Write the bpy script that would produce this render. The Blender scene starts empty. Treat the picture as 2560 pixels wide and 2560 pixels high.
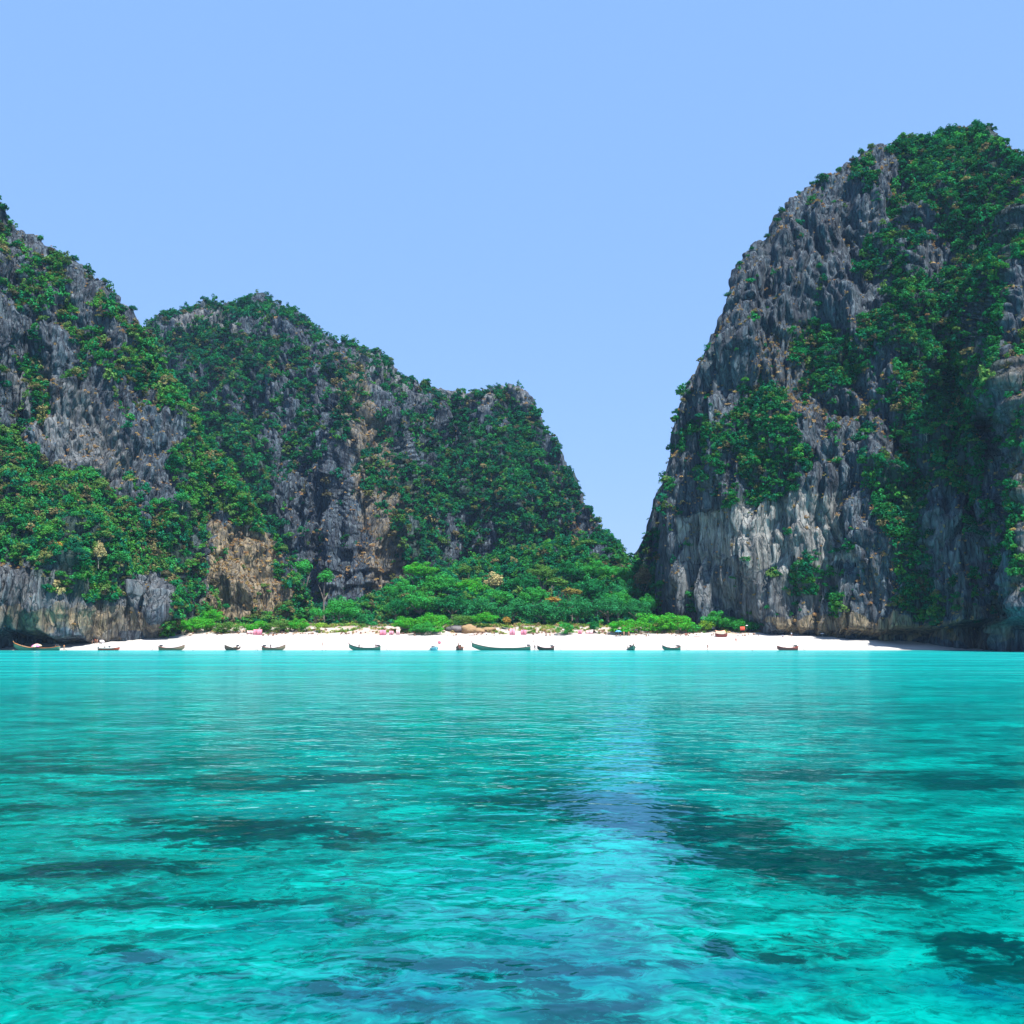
import bpy, bmesh, math, random
import numpy as np
from mathutils import Vector, Matrix
random.seed(7)
R = math.radians
SC = bpy.context.scene
COL = SC.collection

# ------------------------------------------------------------------ camera, world, sun, exposure
CAM_H = 4.0            # eye height on the boat, metres above the sea
FPX = 2800.0           # focal length in pixels of the 2560 px wide photograph
PITCH = math.atan(314.0 / FPX)
cam_d = bpy.data.cameras.new('camera'); cam = bpy.data.objects.new('camera', cam_d); COL.objects.link(cam)
cam_d.sensor_width = 36.0; cam_d.lens = 36.0 * FPX / 2560.0
cam_d.clip_start = 0.3; cam_d.clip_end = 6000
cam.location = (0, 0, CAM_H); cam.rotation_euler = (math.pi / 2 + PITCH, 0, 0)
SC.camera = cam

SUN_EL, SUN_AZ = R(62), R(146)      # azimuth clockwise from +Y: right of and behind the camera
world = bpy.data.worlds.new('World'); SC.world = world; world.use_nodes = True
wn = world.node_tree.nodes; wl = world.node_tree.links; wn.clear()
wo = wn.new('ShaderNodeOutputWorld'); bg = wn.new('ShaderNodeBackground'); sky = wn.new('ShaderNodeTexSky')
sky.sky_type = 'NISHITA'; sky.sun_disc = False; sky.sun_elevation = SUN_EL; sky.sun_rotation = SUN_AZ
sky.air_density = 1.0; sky.dust_density = 0.6; sky.ozone_density = 2.0
tint = wn.new('ShaderNodeMix'); tint.data_type = 'RGBA'; tint.blend_type = 'MULTIPLY'
tint.inputs['Factor'].default_value = 1.0; tint.inputs['B'].default_value = (1.0, 0.82, 1.0, 1)
pale = wn.new('ShaderNodeMix'); pale.data_type = 'RGBA'; pale.inputs['Factor'].default_value = 0.84     # thin milky air over the whole sky
pale.inputs['B'].default_value = (.93, 1.82, 3.4, 1)
wl.new(sky.outputs[0], tint.inputs['A']); wl.new(tint.outputs['Result'], pale.inputs['A']); wl.new(pale.outputs['Result'], bg.inputs['Color'])
wl.new(bg.outputs[0], wo.inputs['Surface']); bg.inputs['Strength'].default_value = 0.15
sd = bpy.data.lights.new('sun', 'SUN'); so = bpy.data.objects.new('sun', sd); COL.objects.link(so)
sd.energy = 4.9; sd.angle = R(0.5); sd.color = (1.0, 0.965, 0.90)
sun_dir = Vector((math.sin(SUN_AZ) * math.cos(SUN_EL), math.cos(SUN_AZ) * math.cos(SUN_EL), math.sin(SUN_EL)))
so.rotation_euler = sun_dir.to_track_quat('Z', 'Y').to_euler(); so.location = (-100, -100, 300)
SC.view_settings.view_transform = 'Standard'; SC.view_settings.look = 'None'
SC.view_settings.exposure = 1.0; SC.view_settings.gamma = 1.0; SC.view_settings.use_curve_mapping = False
SC.cycles.max_bounces = 5; SC.cycles.diffuse_bounces = 2; SC.cycles.glossy_bounces = 3
SC.cycles.transmission_bounces = 3; SC.cycles.transparent_max_bounces = 6; SC.cycles.volume_bounces = 0
SC.cycles.use_denoising = True

# ------------------------------------------------------------------ small helpers
def ray(px, py):
    """bearing X/Y and rise (Z-h)/Y of the sight line through a photograph pixel"""
    u = (np.asarray(px, float) - 1280) / FPX; v = (1280 - np.asarray(py, float)) / FPX
    c, s = math.cos(PITCH), math.sin(PITCH)
    dy = c - v * s; dz = s + v * c
    return u / dy, dz / dy
def at(px, py, Y):
    b, e = ray(px, py); return Vector((float(b) * Y, Y, CAM_H + float(e) * Y))
def to_px(X, Y, Z):
    b = X / Y; e = (Z - CAM_H) / Y
    c, s = math.cos(PITCH), math.sin(PITCH)
    v = (e * c - s) / (c + e * s); dy = c - v * s
    return 1280 + FPX * b * dy, 1280 - FPX * v
def tag(o, label=None, cat=None, group=None, kind=None):
    for k, v in (('label', label), ('category', cat), ('group', group), ('kind', kind)):
        if v: o[k] = v
    return o
def link(o, parent=None):
    COL.objects.link(o)
    if parent: o.parent = parent
    return o
def empty(name, loc, rz=0):
    o = bpy.data.objects.new(name, None); o.location = loc; o.rotation_euler = (0, 0, rz); o.empty_display_size = .3
    return link(o)
def mesh_np(name, V, F, smooth=True):
    """numpy vertices (n,3) and faces (m,3|4) to a mesh"""
    V = np.asarray(V, np.float32); F = np.asarray(F, np.int32); k = F.shape[1]
    me = bpy.data.meshes.new(name)
    me.vertices.add(len(V)); me.vertices.foreach_set('co', V.ravel())
    me.loops.add(F.size); me.loops.foreach_set('vertex_index', F.ravel())
    me.polygons.add(len(F)); me.polygons.foreach_set('loop_start', np.arange(0, F.size, k, dtype=np.int32))
    me.polygons.foreach_set('loop_total', np.full(len(F), k, np.int32))
    me.polygons.foreach_set('use_smooth', np.full(len(F), smooth))
    me.update(calc_edges=True); return me
def add_attr(me, name, arr):
    arr = np.asarray(arr, np.float32)
    if arr.ndim == 1:
        a = me.attributes.new(name, 'FLOAT', 'POINT'); a.data.foreach_set('value', arr)
    elif arr.shape[1] == 3:
        a = me.attributes.new(name, 'FLOAT_VECTOR', 'POINT'); a.data.foreach_set('vector', arr.ravel())
    else:
        a = me.attributes.new(name, 'FLOAT_COLOR', 'POINT'); a.data.foreach_set('color', arr.ravel())
def obj(name, me, mat=None, parent=None):
    o = bpy.data.objects.new(name, me)
    if mat and not me.materials: me.materials.append(mat)
    return link(o, parent)

_rs = np.random.RandomState(11)
_perm = np.tile(_rs.permutation(256), 3).astype(np.int32)
_g = _rs.normal(size=(256, 3)); _g = (_g / np.linalg.norm(_g, axis=1)[:, None]).astype(np.float32)
def pn(x, y, z):
    """gradient noise, about -0.7..0.7"""
    x, y, z = [np.asarray(a, np.float32) for a in np.broadcast_arrays(x, y, z)]
    xi, yi, zi = [np.floor(a).astype(np.int32) for a in (x, y, z)]
    xf, yf, zf = x - xi, y - yi, z - zi
    xi &= 255; yi &= 255; zi &= 255
    u, v, w = [t * t * t * (t * (t * 6 - 15) + 10) for t in (xf, yf, zf)]
    out = 0
    for dx in (0, 1):
        wx = u if dx else 1 - u
        a = _perm[xi + dx]
        for dy in (0, 1):
            wy = v if dy else 1 - v
            b = _perm[a + yi + dy]
            for dz in (0, 1):
                wz = w if dz else 1 - w
                g = _g[_perm[b + zi + dz]]
                out = out + wx * wy * wz * (g[..., 0] * (xf - dx) + g[..., 1] * (yf - dy) + g[..., 2] * (zf - dz))
    return out
def ridged(x, y, z): return 1 - np.abs(pn(x, y, z)) * 3.0
def fbm(x, y, z, n=4):
    s = 0; a = 1.0
    for i in range(n):
        s = s + a * pn(x + 17.3 * i, y + 5.1 * i, z + 9.7 * i); x, y, z = x * 2.03, y * 2.03, z * 2.03; a *= .5
    return s
def sstep(a, b, x):
    t = np.clip((x - a) / (b - a), 0, 1); return t * t * (3 - 2 * t)
def in_poly(px, py, poly):
    inside = np.zeros(px.shape, bool); n = len(poly)
    for i in range(n):
        x1, y1 = poly[i]; x2, y2 = poly[(i + 1) % n]
        if y1 == y2: continue
        c = ((y1 > py) != (y2 > py)) & (px < (x2 - x1) * (py - y1) / (y2 - y1) + x1)
        inside ^= c
    return inside

# ------------------------------------------------------------------ node helpers and materials
def new_mat(name):
    m = bpy.data.materials.new(name); m.use_nodes = True; nt = m.node_tree; nt.nodes.clear()
    return m, nt
class NT:
    def __init__(s, nt): s.nt = nt
    def n(s, t, **kw):
        nd = s.nt.nodes.new(t)
        for k, v in kw.items():
            if k.startswith('i_'):
                key = k[2:].replace('_', ' '); nd.inputs[int(key) if key.isdigit() else key].default_value = v
            else: setattr(nd, k, v)
        return nd
    def l(s, a, b): s.nt.links.new(a, b)
    def put(s, sock, v):
        if isinstance(v, bpy.types.NodeSocket): s.l(v, sock)
        else: sock.default_value = v
    def math(s, op, a, b=0.0, clamp=False):
        nd = s.n('ShaderNodeMath', operation=op, use_clamp=clamp); s.put(nd.inputs[0], a); s.put(nd.inputs[1], b); return nd.outputs[0]
    def mix(s, f, a, b, blend='MIX'):
        nd = s.n('ShaderNodeMix', data_type='RGBA', blend_type=blend)
        s.put(nd.inputs['Factor'], f)
        for k, v in (('A', a), ('B', b)):
            if isinstance(v, tuple) and len(v) == 3: v = v + (1,)
            s.put(nd.inputs[k], v)
        return nd.outputs['Result']
    def noise(s, vec, scale, detail=4, rough=.5, dist=0.0):
        nd = s.n('ShaderNodeTexNoise'); s.l(vec, nd.inputs['Vector'])
        nd.inputs['Scale'].default_value = scale; nd.inputs['Detail'].default_value = detail
        nd.inputs['Roughness'].default_value = rough; nd.inputs['Distortion'].default_value = dist
        return nd.outputs['Fac'], nd.outputs['Color']
    def ramp(s, f, stops):
        nd = s.n('ShaderNodeValToRGB'); s.l(f, nd.inputs[0]); e = nd.color_ramp.elements
        while len(e) < len(stops): e.new(.5)
        for k, (p, c) in enumerate(stops):
            e[k].position = p; e[k].color = (c, c, c, 1) if not isinstance(c, tuple) else c + (1,)
        return nd.outputs[0]
    def attr(s, name, typ='GEOMETRY'):
        nd = s.n('ShaderNodeAttribute', attribute_name=name, attribute_type=typ); return nd
    def mapping(s, vec, scale=(1, 1, 1), rot=(0, 0, 0), loc=(0, 0, 0)):
        nd = s.n('ShaderNodeMapping'); s.l(vec, nd.inputs[0]); nd.inputs['Scale'].default_value = scale
        nd.inputs['Rotation'].default_value = rot; nd.inputs['Location'].default_value = loc; return nd.outputs[0]
    def out(s, sh, disp=None):
        o = s.n('ShaderNodeOutputMaterial'); s.l(sh, o.inputs['Surface'])
def bsdf(T, color, rough=.9, spec=.2, normal=None):
    p = T.n('ShaderNodeBsdfPrincipled'); T.put(p.inputs['Base Color'], color if not (isinstance(color, tuple) and len(color) == 3) else color + (1,))
    T.put(p.inputs['Roughness'], rough); p.inputs['Specular IOR Level'].default_value = spec
    if normal: T.l(normal, p.inputs['Normal'])
    return p.outputs[0]
def paint(name, color, rough=.55, spec=.3, wear=.25):
    m, nt = new_mat(name); T = NT(nt)
    pos = T.n('ShaderNodeTexCoord').outputs['Object']
    f, _ = T.noise(pos, 3.0, 5, .65)
    f2 = T.ramp(f, [(.35, 0.0), (.7, 1.0)])
    c = T.mix(T.math('MULTIPLY', f2, wear), color, tuple(x * .55 for x in color))
    T.out(bsdf(T, c, rough, spec)); return m

def rock_material():
    m, nt = new_mat('limestone'); T = NT(nt)
    pos = T.n('ShaderNodeNewGeometry').outputs['Position']
    v1 = T.mapping(pos, (1, 1, .17)); v2 = T.mapping(pos, (1, 1, .16))
    n1, _ = T.noise(v1, .10, 8, .62, .4)
    n2, _ = T.noise(v2, .55, 6, .7, .3)
    n3, _ = T.noise(pos, .035, 3, .5)
    c = T.mix(T.ramp(n1, [(.34, 0.), (.66, 1.)]), (.017, .029, .044), (.070, .114, .152))
    c = T.mix(T.ramp(n2, [(.46, 0.), (.58, .85)]), c, (.040, .046, .066))
    n4, _ = T.noise(T.mapping(pos, (1, 1, .2)), .9, 6, .72, .3)
    c = T.mix(T.ramp(n4, [(.50, 0.), (.66, .8)]), c, (.185, .235, .265))
    c = T.mix(T.ramp(n4, [(.34, .9), (.46, .0)]), c, (.012, .016, .03))
    n5, _ = T.noise(T.mapping(pos, (1, 1, .045)), .22, 5, .65, .2)      # black water streaks down the faces
    c = T.mix(T.ramp(n5, [(.52, 0.), (.60, .75)]), c, (.014, .020, .034))
    # pale scoured faces, tan stained faces, orange lichen and dry grass, undergrowth
    pale = T.attr('pale').outputs['Fac']; tan = T.attr('tan').outputs['Fac']
    dry = T.attr('dry').outputs['Fac']; veg = T.attr('veg').outputs['Fac']
    st, _ = T.noise(T.mapping(pos, (1, 1, .12)), .45, 5, .6)
    palec = T.mix(T.ramp(st, [(.38, 0.), (.62, 1.)]), (.12, .122, .12), (.42, .41, .38))
    c = T.mix(T.math('MULTIPLY', pale, T.ramp(n2, [(.35, 1.), (.75, .55)])), c, palec)
    sv = T.mapping(pos, (1, 1, .22), (0, R(28), 0))
    s2, _ = T.noise(sv, .5, 4, .6, .8)
    tanc = T.mix(T.ramp(s2, [(.38, 0.), (.6, 1.)]), (.10, .085, .065), (.36, .28, .17))
    c = T.mix(tan, c, tanc)
    d1, _ = T.noise(pos, .6, 5, .7)
    thr = T.math('SUBTRACT', .80, T.math('MULTIPLY', dry, .27))
    dm = T.math('MULTIPLY', T.math('SUBTRACT', d1, thr), 14.0, True)
    c = T.mix(dm, c, (.20, .135, .055))
    g1, _ = T.noise(pos, .45, 4, .6)
    gc = T.mix(g1, (.006, .03, .012), (.025, .06, .018))
    c = T.mix(T.math('MULTIPLY', veg, .62), c, gc)
    vw = T.n('ShaderNodeVectorMath', operation='ADD'); T.l(T.mapping(pos, (1, 1, .24)), vw.inputs[0])
    _, wc = T.noise(v1, .5, 4, .6); ws = T.n('ShaderNodeVectorMath', operation='SCALE'); T.l(wc, ws.inputs[0]); ws.inputs['Scale'].default_value = 2.2; T.l(ws.outputs[0], vw.inputs[1])
    vo = T.n('ShaderNodeTexVoronoi', feature='DISTANCE_TO_EDGE'); T.l(vw.outputs[0], vo.inputs['Vector']); vo.inputs['Scale'].default_value = .42
    crack = T.ramp(vo.outputs['Distance'], [(.0, 0.), (.14, 1.)])
    b0, _ = T.noise(v1, .9, 7, .75)
    b1 = T.math('ADD', b0, T.math('MULTIPLY', crack, .8))
    bmp = T.n('ShaderNodeBump'); bmp.inputs['Strength'].default_value = 1.0; bmp.inputs['Distance'].default_value = 1.3
    T.l(b1, bmp.inputs['Height'])
    T.out(bsdf(T, c, .92, .15, bmp.outputs[0])); return m
def leaf_material(name, inst):
    m, nt = new_mat(name); T = NT(nt)
    if inst: col = T.attr('tint', 'INSTANCER').outputs['Color']
    else: col = T.n('ShaderNodeObjectInfo').outputs['Color']
    var = T.attr('leafv').outputs['Fac']
    h = T.n('ShaderNodeHueSaturation'); T.l(col, h.inputs['Color'])
    T.l(T.math('ADD', T.math('MULTIPLY', var, .05), .475), h.inputs['Hue'])
    T.l(T.math('ADD', T.math('MULTIPLY', var, .9), .55), h.inputs['Value'])
    d = T.n('ShaderNodeBsdfDiffuse'); t = T.n('ShaderNodeBsdfTranslucent')
    T.l(h.outputs[0], d.inputs[0]); T.l(h.outputs[0], t.inputs[0])
    mx = T.n('ShaderNodeMixShader'); mx.inputs[0].default_value = .22
    T.l(d.outputs[0], mx.inputs[1]); T.l(t.outputs[0], mx.inputs[2]); T.out(mx.outputs[0]); return m
def sand_material():
    m, nt = new_mat('coral_sand'); T = NT(nt)
    pos = T.n('ShaderNodeNewGeometry').outputs['Position']
    z = T.n('ShaderNodeSeparateXYZ'); T.l(pos, z.inputs[0])
    n1, _ = T.noise(pos, .25, 6, .6)
    c = T.mix(n1, (.50, .48, .455), (.44, .415, .39))
    wet = T.math('SUBTRACT', 1.0, T.math('DIVIDE', T.math('ADD', z.outputs[2], T.math('MULTIPLY', n1, .3)), .55), True)
    c = T.mix(wet, c, (.30, .28, .23))
    lit = T.attr('litter').outputs['Fac']
    n2, _ = T.noise(T.mapping(pos, (1, .7, 1)), .45, 5, .7)
    c = T.mix(T.math('MULTIPLY', lit, T.ramp(n2, [(.38, .0), (.62, 1.)])), c, (.42, .27, .19))
    soil = T.attr('soil').outputs['Fac']
    c = T.mix(soil, c, (.10, .085, .05))
    b = T.n('ShaderNodeBump'); b.inputs['Strength'].default_value = .5; b.inputs['Distance'].default_value = .3
    n3, _ = T.noise(pos, 1.5, 4, .6); T.l(n3, b.inputs['Height'])
    T.out(bsdf(T, c, .95, .1, b.outputs[0])); return m
def water_material():
    m, nt = new_mat('sea_water'); T = NT(nt)
    pos = T.n('ShaderNodeNewGeometry').outputs['Position']
    sep = T.n('ShaderNodeSeparateXYZ'); T.l(pos, sep.inputs[0])
    # surface waves: chop, wavelets and ripples, heights in metres
    wv = T.mapping(pos, (.95, .95, 1), (0, 0, R(22)))
    w1, wc1 = T.noise(wv, .55, 2, .5, .15)
    w2, wc2 = T.noise(wv, 1.7, 2, .5, .3)
    w3, _ = T.noise(wv, 5.0, 2, .5, .3)
    w0, _ = T.noise(T.mapping(pos, (.7, 1.2, 1), (0, 0, R(-8))), .16, 3, .6, .3)
    hgt = T.math('ADD', T.math('ADD', T.math('MULTIPLY', w0, .07), T.math('MULTIPLY', w1, .062)), T.math('ADD', T.math('MULTIPLY', w2, .036), T.math('MULTIPLY', w3, .0030)))
    bmp = T.n('ShaderNodeBump'); bmp.inputs['Strength'].default_value = 1.0; bmp.inputs['Distance'].default_value = 1.0
    T.l(hgt, bmp.inputs['Height'])
    # the bed as seen through the moving surface
    off = T.n('ShaderNodeVectorMath', operation='SUBTRACT'); T.l(wc2, off.inputs[0]); off.inputs[1].default_value = (.5, .5, .5)
    off2 = T.n('ShaderNodeVectorMath', operation='SCALE'); T.l(off.outputs[0], off2.inputs[0]); off2.inputs['Scale'].default_value = .8
    off3 = T.n('ShaderNodeVectorMath', operation='SUBTRACT'); T.l(wc1, off3.inputs[0]); off3.inputs[1].default_value = (.5, .5, .5)
    bedp = T.n('ShaderNodeVectorMath', operation='ADD'); T.l(pos, bedp.inputs[0]); T.l(off2.outputs[0], bedp.inputs[1])
    bedq = T.n('ShaderNodeVectorMath', operation='ADD'); T.l(bedp.outputs[0], bedq.inputs[0]); T.l(off3.outputs[0], bedq.inputs[1])
    bed = bedq.outputs[0]
    n1, _ = T.noise(T.mapping(bed, (.6, 1, 1)), .06, 4, .55)
    n2, _ = T.noise(T.mapping(bed, (.7, 1, 1)), .35, 6, .65)
    c = T.mix(T.ramp(n1, [(.36, 0.), (.64, 1.)]), (.0, .130, .122), (.0, .235, .205))
    c = T.mix(T.ramp(n2, [(.47, 0.), (.60, .85)]), c, (.0, .36, .30))
    sk, _ = T.noise(T.mapping(bed, (.6, 1.0, 1), (0, 0, R(10))), .8, 5, .65, .6)
    c = T.mix(T.ramp(sk, [(.47, 0.), (.62, .8)]), c, (.0, .035, .040))  # broad dark wave facets, painted into the colour as streaks
    sk2, _ = T.noise(T.mapping(bed, (.7, 1.0, 1), (0, 0, R(-14))), 2.4, 4, .65, .4)
    c = T.mix(T.math('MULTIPLY', T.ramp(sk2, [(.52, 0.), (.60, .75)]), T.math('SUBTRACT', 1.0, T.math('DIVIDE', sep.outputs[1], 120.0), True)), c, (.0, .035, .038))  # finer dark ripple facets painted in, fading with distance
    # sunlit network painted into the bed colour, close by
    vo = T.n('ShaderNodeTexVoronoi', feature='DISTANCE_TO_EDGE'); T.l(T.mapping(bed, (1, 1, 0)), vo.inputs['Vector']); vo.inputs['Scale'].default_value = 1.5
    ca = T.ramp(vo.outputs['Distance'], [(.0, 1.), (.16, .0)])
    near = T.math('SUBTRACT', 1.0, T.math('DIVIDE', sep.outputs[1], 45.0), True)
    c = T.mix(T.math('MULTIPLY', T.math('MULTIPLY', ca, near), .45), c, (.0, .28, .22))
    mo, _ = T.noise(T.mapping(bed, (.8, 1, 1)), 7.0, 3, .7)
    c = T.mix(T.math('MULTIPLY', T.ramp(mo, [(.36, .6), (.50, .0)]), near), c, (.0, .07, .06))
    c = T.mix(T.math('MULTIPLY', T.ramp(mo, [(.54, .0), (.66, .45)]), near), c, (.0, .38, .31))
    deep = T.attr('deep').outputs['Fac']  # mask of the painted sky reflection, not water depth
    c = T.mix(T.math('MULTIPLY', deep, T.ramp(n2, [(.3, 1.), (.7, .4)])), c, (.0, .060, .115))  # blue of the mirrored sky painted into the water colour, not depth
    # reef and weed
    reef = T.attr('reef').outputs['Fac']
    nr, _ = T.noise(T.mapping(bed, (.6, 1, 1)), 1.3, 7, .75)
    nb, _ = T.noise(T.mapping(bed, (.5, 1, 1)), .28, 4, .6)
    rm = T.math('ADD', reef, T.math('ADD', T.math('MULTIPLY', T.math('SUBTRACT', nr, .5), 3.4), T.math('MULTIPLY', T.math('SUBTRACT', nb, .5), 2.4)))
    rm = T.math('MULTIPLY', T.math('SUBTRACT', rm, .38), 3.0, True)
    rc = T.mix(T.ramp(nr, [(.4, 0.), (.7, 1.)]), (.0, .010, .020), (.0, .050, .045))
    c = T.mix(T.math('MULTIPLY', rm, .93), c, rc)
    # shoaling: brighter, paler water towards the sand
    sh = T.math('DIVIDE', T.math('SUBTRACT', sep.outputs[1], 25.0), 260.0, True)
    c = T.mix(T.math('MULTIPLY', T.math('POWER', sh, .75), .80), c, (.004, .47, .45))
    sh2 = T.math('DIVIDE', T.math('SUBTRACT', sep.outputs[1], 340.0), 20.0, True)
    wb, _ = T.noise(T.mapping(pos, (.10, 1.0, 1)), .085, 5, .65)             # wind lanes
    c = T.mix(T.math('MULTIPLY', T.ramp(wb, [(.42, 0.), (.60, .6)]), sh), c, (.0, .13, .15))
    wb2, _ = T.noise(T.mapping(pos, (.12, 1.0, 1), (0, 0, 0), (40, 9, 0)), .22, 5, .7)
    c = T.mix(T.math('MULTIPLY', T.ramp(wb2, [(.50, 0.), (.62, .6)]), sh), c, (.05, .48, .46))
    c = T.mix(T.math('MULTIPLY', T.math('POWER', sh2, 2.0), .7), c, (.10, .34, .33))
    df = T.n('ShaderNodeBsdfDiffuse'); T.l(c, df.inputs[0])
    gl = T.n('ShaderNodeBsdfGlossy'); gl.inputs['Color'].default_value = (.55, .87, 1, 1); T.l(bmp.outputs[0], gl.inputs['Normal'])
    far = T.math('DIVIDE', sep.outputs[1], 160.0, True)                     # waves too small to resolve far off act as gloss
    T.l(T.math('ADD', T.math('MULTIPLY', far, .08), .04), gl.inputs['Roughness'])
    fr = T.n('ShaderNodeFresnel'); fr.inputs['IOR'].default_value = 1.33; T.l(bmp.outputs[0], fr.inputs['Normal'])
    fac = T.math('MINIMUM', T.math('MULTIPLY', fr.outputs[0], .95), .58)
    lane, _ = T.noise(T.mapping(pos, (.16, 1.0, 1), (0, 0, R(3)), (11, 3, 0)), .14, 6, .7)      # calm and ruffled lanes
    fac = T.math('MULTIPLY', fac, T.math('SUBTRACT', 1.0, T.math('MULTIPLY', T.ramp(lane, [(.40, .40), (.60, .0)]), far)))
    mx = T.n('ShaderNodeMixShader'); T.l(fac, mx.inputs[0]); T.l(df.outputs[0], mx.inputs[1]); T.l(gl.outputs[0], mx.inputs[2])
    T.out(mx.outputs[0]); return m

ROCK = rock_material(); LEAF_I = leaf_material('foliage_scattered', True); LEAF = leaf_material('foliage', False)
SAND = sand_material(); WATER = water_material()
BARK = paint('bark', (.22, .19, .16), .9, .1, .5)

# ------------------------------------------------------------------ ground
def ground_z(X, Y):
    z = np.interp(Y, [200, 340, 360, 372, 385, 395, 404, 414, 430, 600, 1200], [-30, -2.2, 0, 2.0, 3.7, 4.7, 6.0, 7.9, 9.0, 14, 20])
    z = z + sstep(365, 385, Y) * .35 * pn(X / 9, Y / 9, 3) + sstep(392, 404, Y) * 1.0 * pn(X / 7, Y / 6, 8)
    return z + .12 * pn(X / 14, Y / 5, 1)
gx = np.linspace(-460, 460, 420); gy = np.concatenate([np.linspace(200, 340, 8)[:-1], np.linspace(340, 430, 150)[:-1], np.linspace(430, 1200, 60)])
GX, GY = np.meshgrid(gx, gy); GZ = ground_z(GX, GY)
def grid_faces(nr, nc):
    i = np.arange(nr - 1)[:, None] * nc + np.arange(nc - 1)[None, :]
    return np.stack([i, i + 1, i + nc + 1, i + nc], -1).reshape(-1, 4)
me = mesh_np('beach', np.stack([GX, GY, GZ], -1).reshape(-1, 3), grid_faces(*GX.shape))
edge = GY + 5 * pn(GX / 14, GY / 14, 2) + 3 * pn(GX / 5, GY / 5, 2)
add_attr(me, 'litter', (sstep(395, 400, edge) * .9).ravel())
add_attr(me, 'soil', (sstep(410, 424, edge)).ravel())
tag(obj('beach', me, SAND), 'white coral sand beach between the cliffs', kind='structure')

# ------------------------------------------------------------------ sea
rows = np.concatenate([[-900, -300, -80, -10, 2], 4 + (np.linspace(0, 1, 330) ** 2.6) * 366])
s_in = np.linspace(-1, 1, 330); s_all = np.concatenate([[-220, -40, -8, -2], s_in, [2, 8, 40, 220]])
S, Yr = np.meshgrid(s_all, rows); X = S * (np.maximum(Yr, 0) * .62 + 6)
reef = np.zeros(X.shape)
for cx, cy, rx, ry, w in [   # weed and coral patches, traced on the photograph and laid on the bed
    (680, 1956, 300, 20, 1.0), (560, 1962, 150, 22, .6), (950, 1945, 120, 12, .5), (330, 1900, 260, 22, .45), (80, 1905, 160, 35, .5), (120, 1950, 250, 30, .35),
    (330, 2060, 330, 28, .7), (560, 2090, 200, 32, .8), (60, 2030, 180, 22, .6), (850, 2110, 220, 25, .4),
    (330, 2170, 300, 22, .85), (90, 2200, 150, 25, .4), (150, 2290, 300, 45, .40), (330, 2400, 160, 40, .3),
    (1330, 1990, 190, 42, .95), (1530, 2040, 110, 30, .6), (1740, 2060, 190, 40, 1.2), (1290, 1892, 100, 10, .5), (1700, 1912, 120, 12, .6),
    (1900, 2135, 220, 34, .75), (2150, 2180, 260, 45, .42), (2300, 2240, 200, 50, .36), (2080, 2250, 180, 50, .3), (2430, 2130, 200, 28, .8), (2300, 2105, 140, 20, .35),
    (1960, 1938, 200, 17, 1.0), (2150, 1930, 160, 10, .5), (2470, 1955, 180, 24, 1.15), (2500, 1905, 150, 14, .6), (2300, 1852, 100, 7, .8), (2060, 1852, 80, 6, .7),
    (2500, 2400, 120, 60, 1.3), (2560, 2450, 160, 70, 1.1), (2400, 2440, 60, 20, .6), (1960, 2400, 180, 25, .85), (1790, 2365, 40, 25, .9), (1690, 2410, 60, 15, .5),
    (1150, 2400, 300, 35, .4), (1420, 2450, 220, 80, .45), (1000, 2500, 200, 60, .55), (1500, 2540, 200, 40, .5), (1180, 2240, 260, 40, .35), (620, 2260, 120, 20, .6), (830, 2420, 200, 30, .35),
    (1990, 2355, 60, 14, .4), (1850, 1780, 220, 9, .6), (2300, 1765, 300, 8, .6), (2000, 1800, 300, 8, .5), (900, 1785, 330, 8, .3), (500, 1810, 200, 7, .3), (2300, 1720, 260, 5, .5), (1700, 1765, 200, 6, .3),
    (120, 1648, 60, 3, .9), (1300, 1790, 150, 7, .3), (2200, 1690, 300, 4, .4), (2480, 1800, 150, 8, .4), (130, 2560, 60, 12, .4),
    (1950, 2070, 110, 18, .6), (2330, 2010, 120, 14, .35), (90, 2500, 180, 60, -.6), (2150, 2480, 300, 60, -.5), (2150, 2080, 220, 25, -.5), (350, 2010, 120, 22, -.5), (90, 2110, 150, 40, -.5)]:
    b, e = ray(cx, cy); e = float(e); Yc = -CAM_H / e
    _, e2 = ray(cx, cy - ry); _, e1 = ray(cx, cy + ry)
    Ya, Yb = -CAM_H / float(e1), -CAM_H / min(float(e2), -.002)
    Yc = (Ya + Yb) / 2; hy = (Yb - Ya) / 2 + .05; hx = rx / FPX * Yc; xc = float(b) * Yc
    q = ((X - xc) / hx) ** 2 + ((Yr - Yc) / hy) ** 2
    reef += w * np.exp(-q * .9)
me = mesh_np('sea', np.stack([X, Yr, np.zeros_like(X)], -1).reshape(-1, 3), grid_faces(*X.shape))
add_attr(me, 'reef', np.clip(reef, -.8, .8).ravel())
deep = np.zeros(X.shape)  # mask for painted sky reflection: blue patches on the near water
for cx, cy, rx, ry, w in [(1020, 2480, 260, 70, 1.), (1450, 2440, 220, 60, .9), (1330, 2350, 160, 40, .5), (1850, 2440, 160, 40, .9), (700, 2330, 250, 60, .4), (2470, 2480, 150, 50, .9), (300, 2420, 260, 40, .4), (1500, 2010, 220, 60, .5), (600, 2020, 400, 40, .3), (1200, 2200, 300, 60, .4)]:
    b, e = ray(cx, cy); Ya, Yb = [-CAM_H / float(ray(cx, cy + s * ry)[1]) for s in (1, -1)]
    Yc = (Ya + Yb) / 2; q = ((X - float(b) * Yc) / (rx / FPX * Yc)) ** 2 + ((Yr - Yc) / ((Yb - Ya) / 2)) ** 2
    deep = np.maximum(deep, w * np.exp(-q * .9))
add_attr(me, 'deep', deep.ravel())  # painted sky reflection, not water depth
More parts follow.
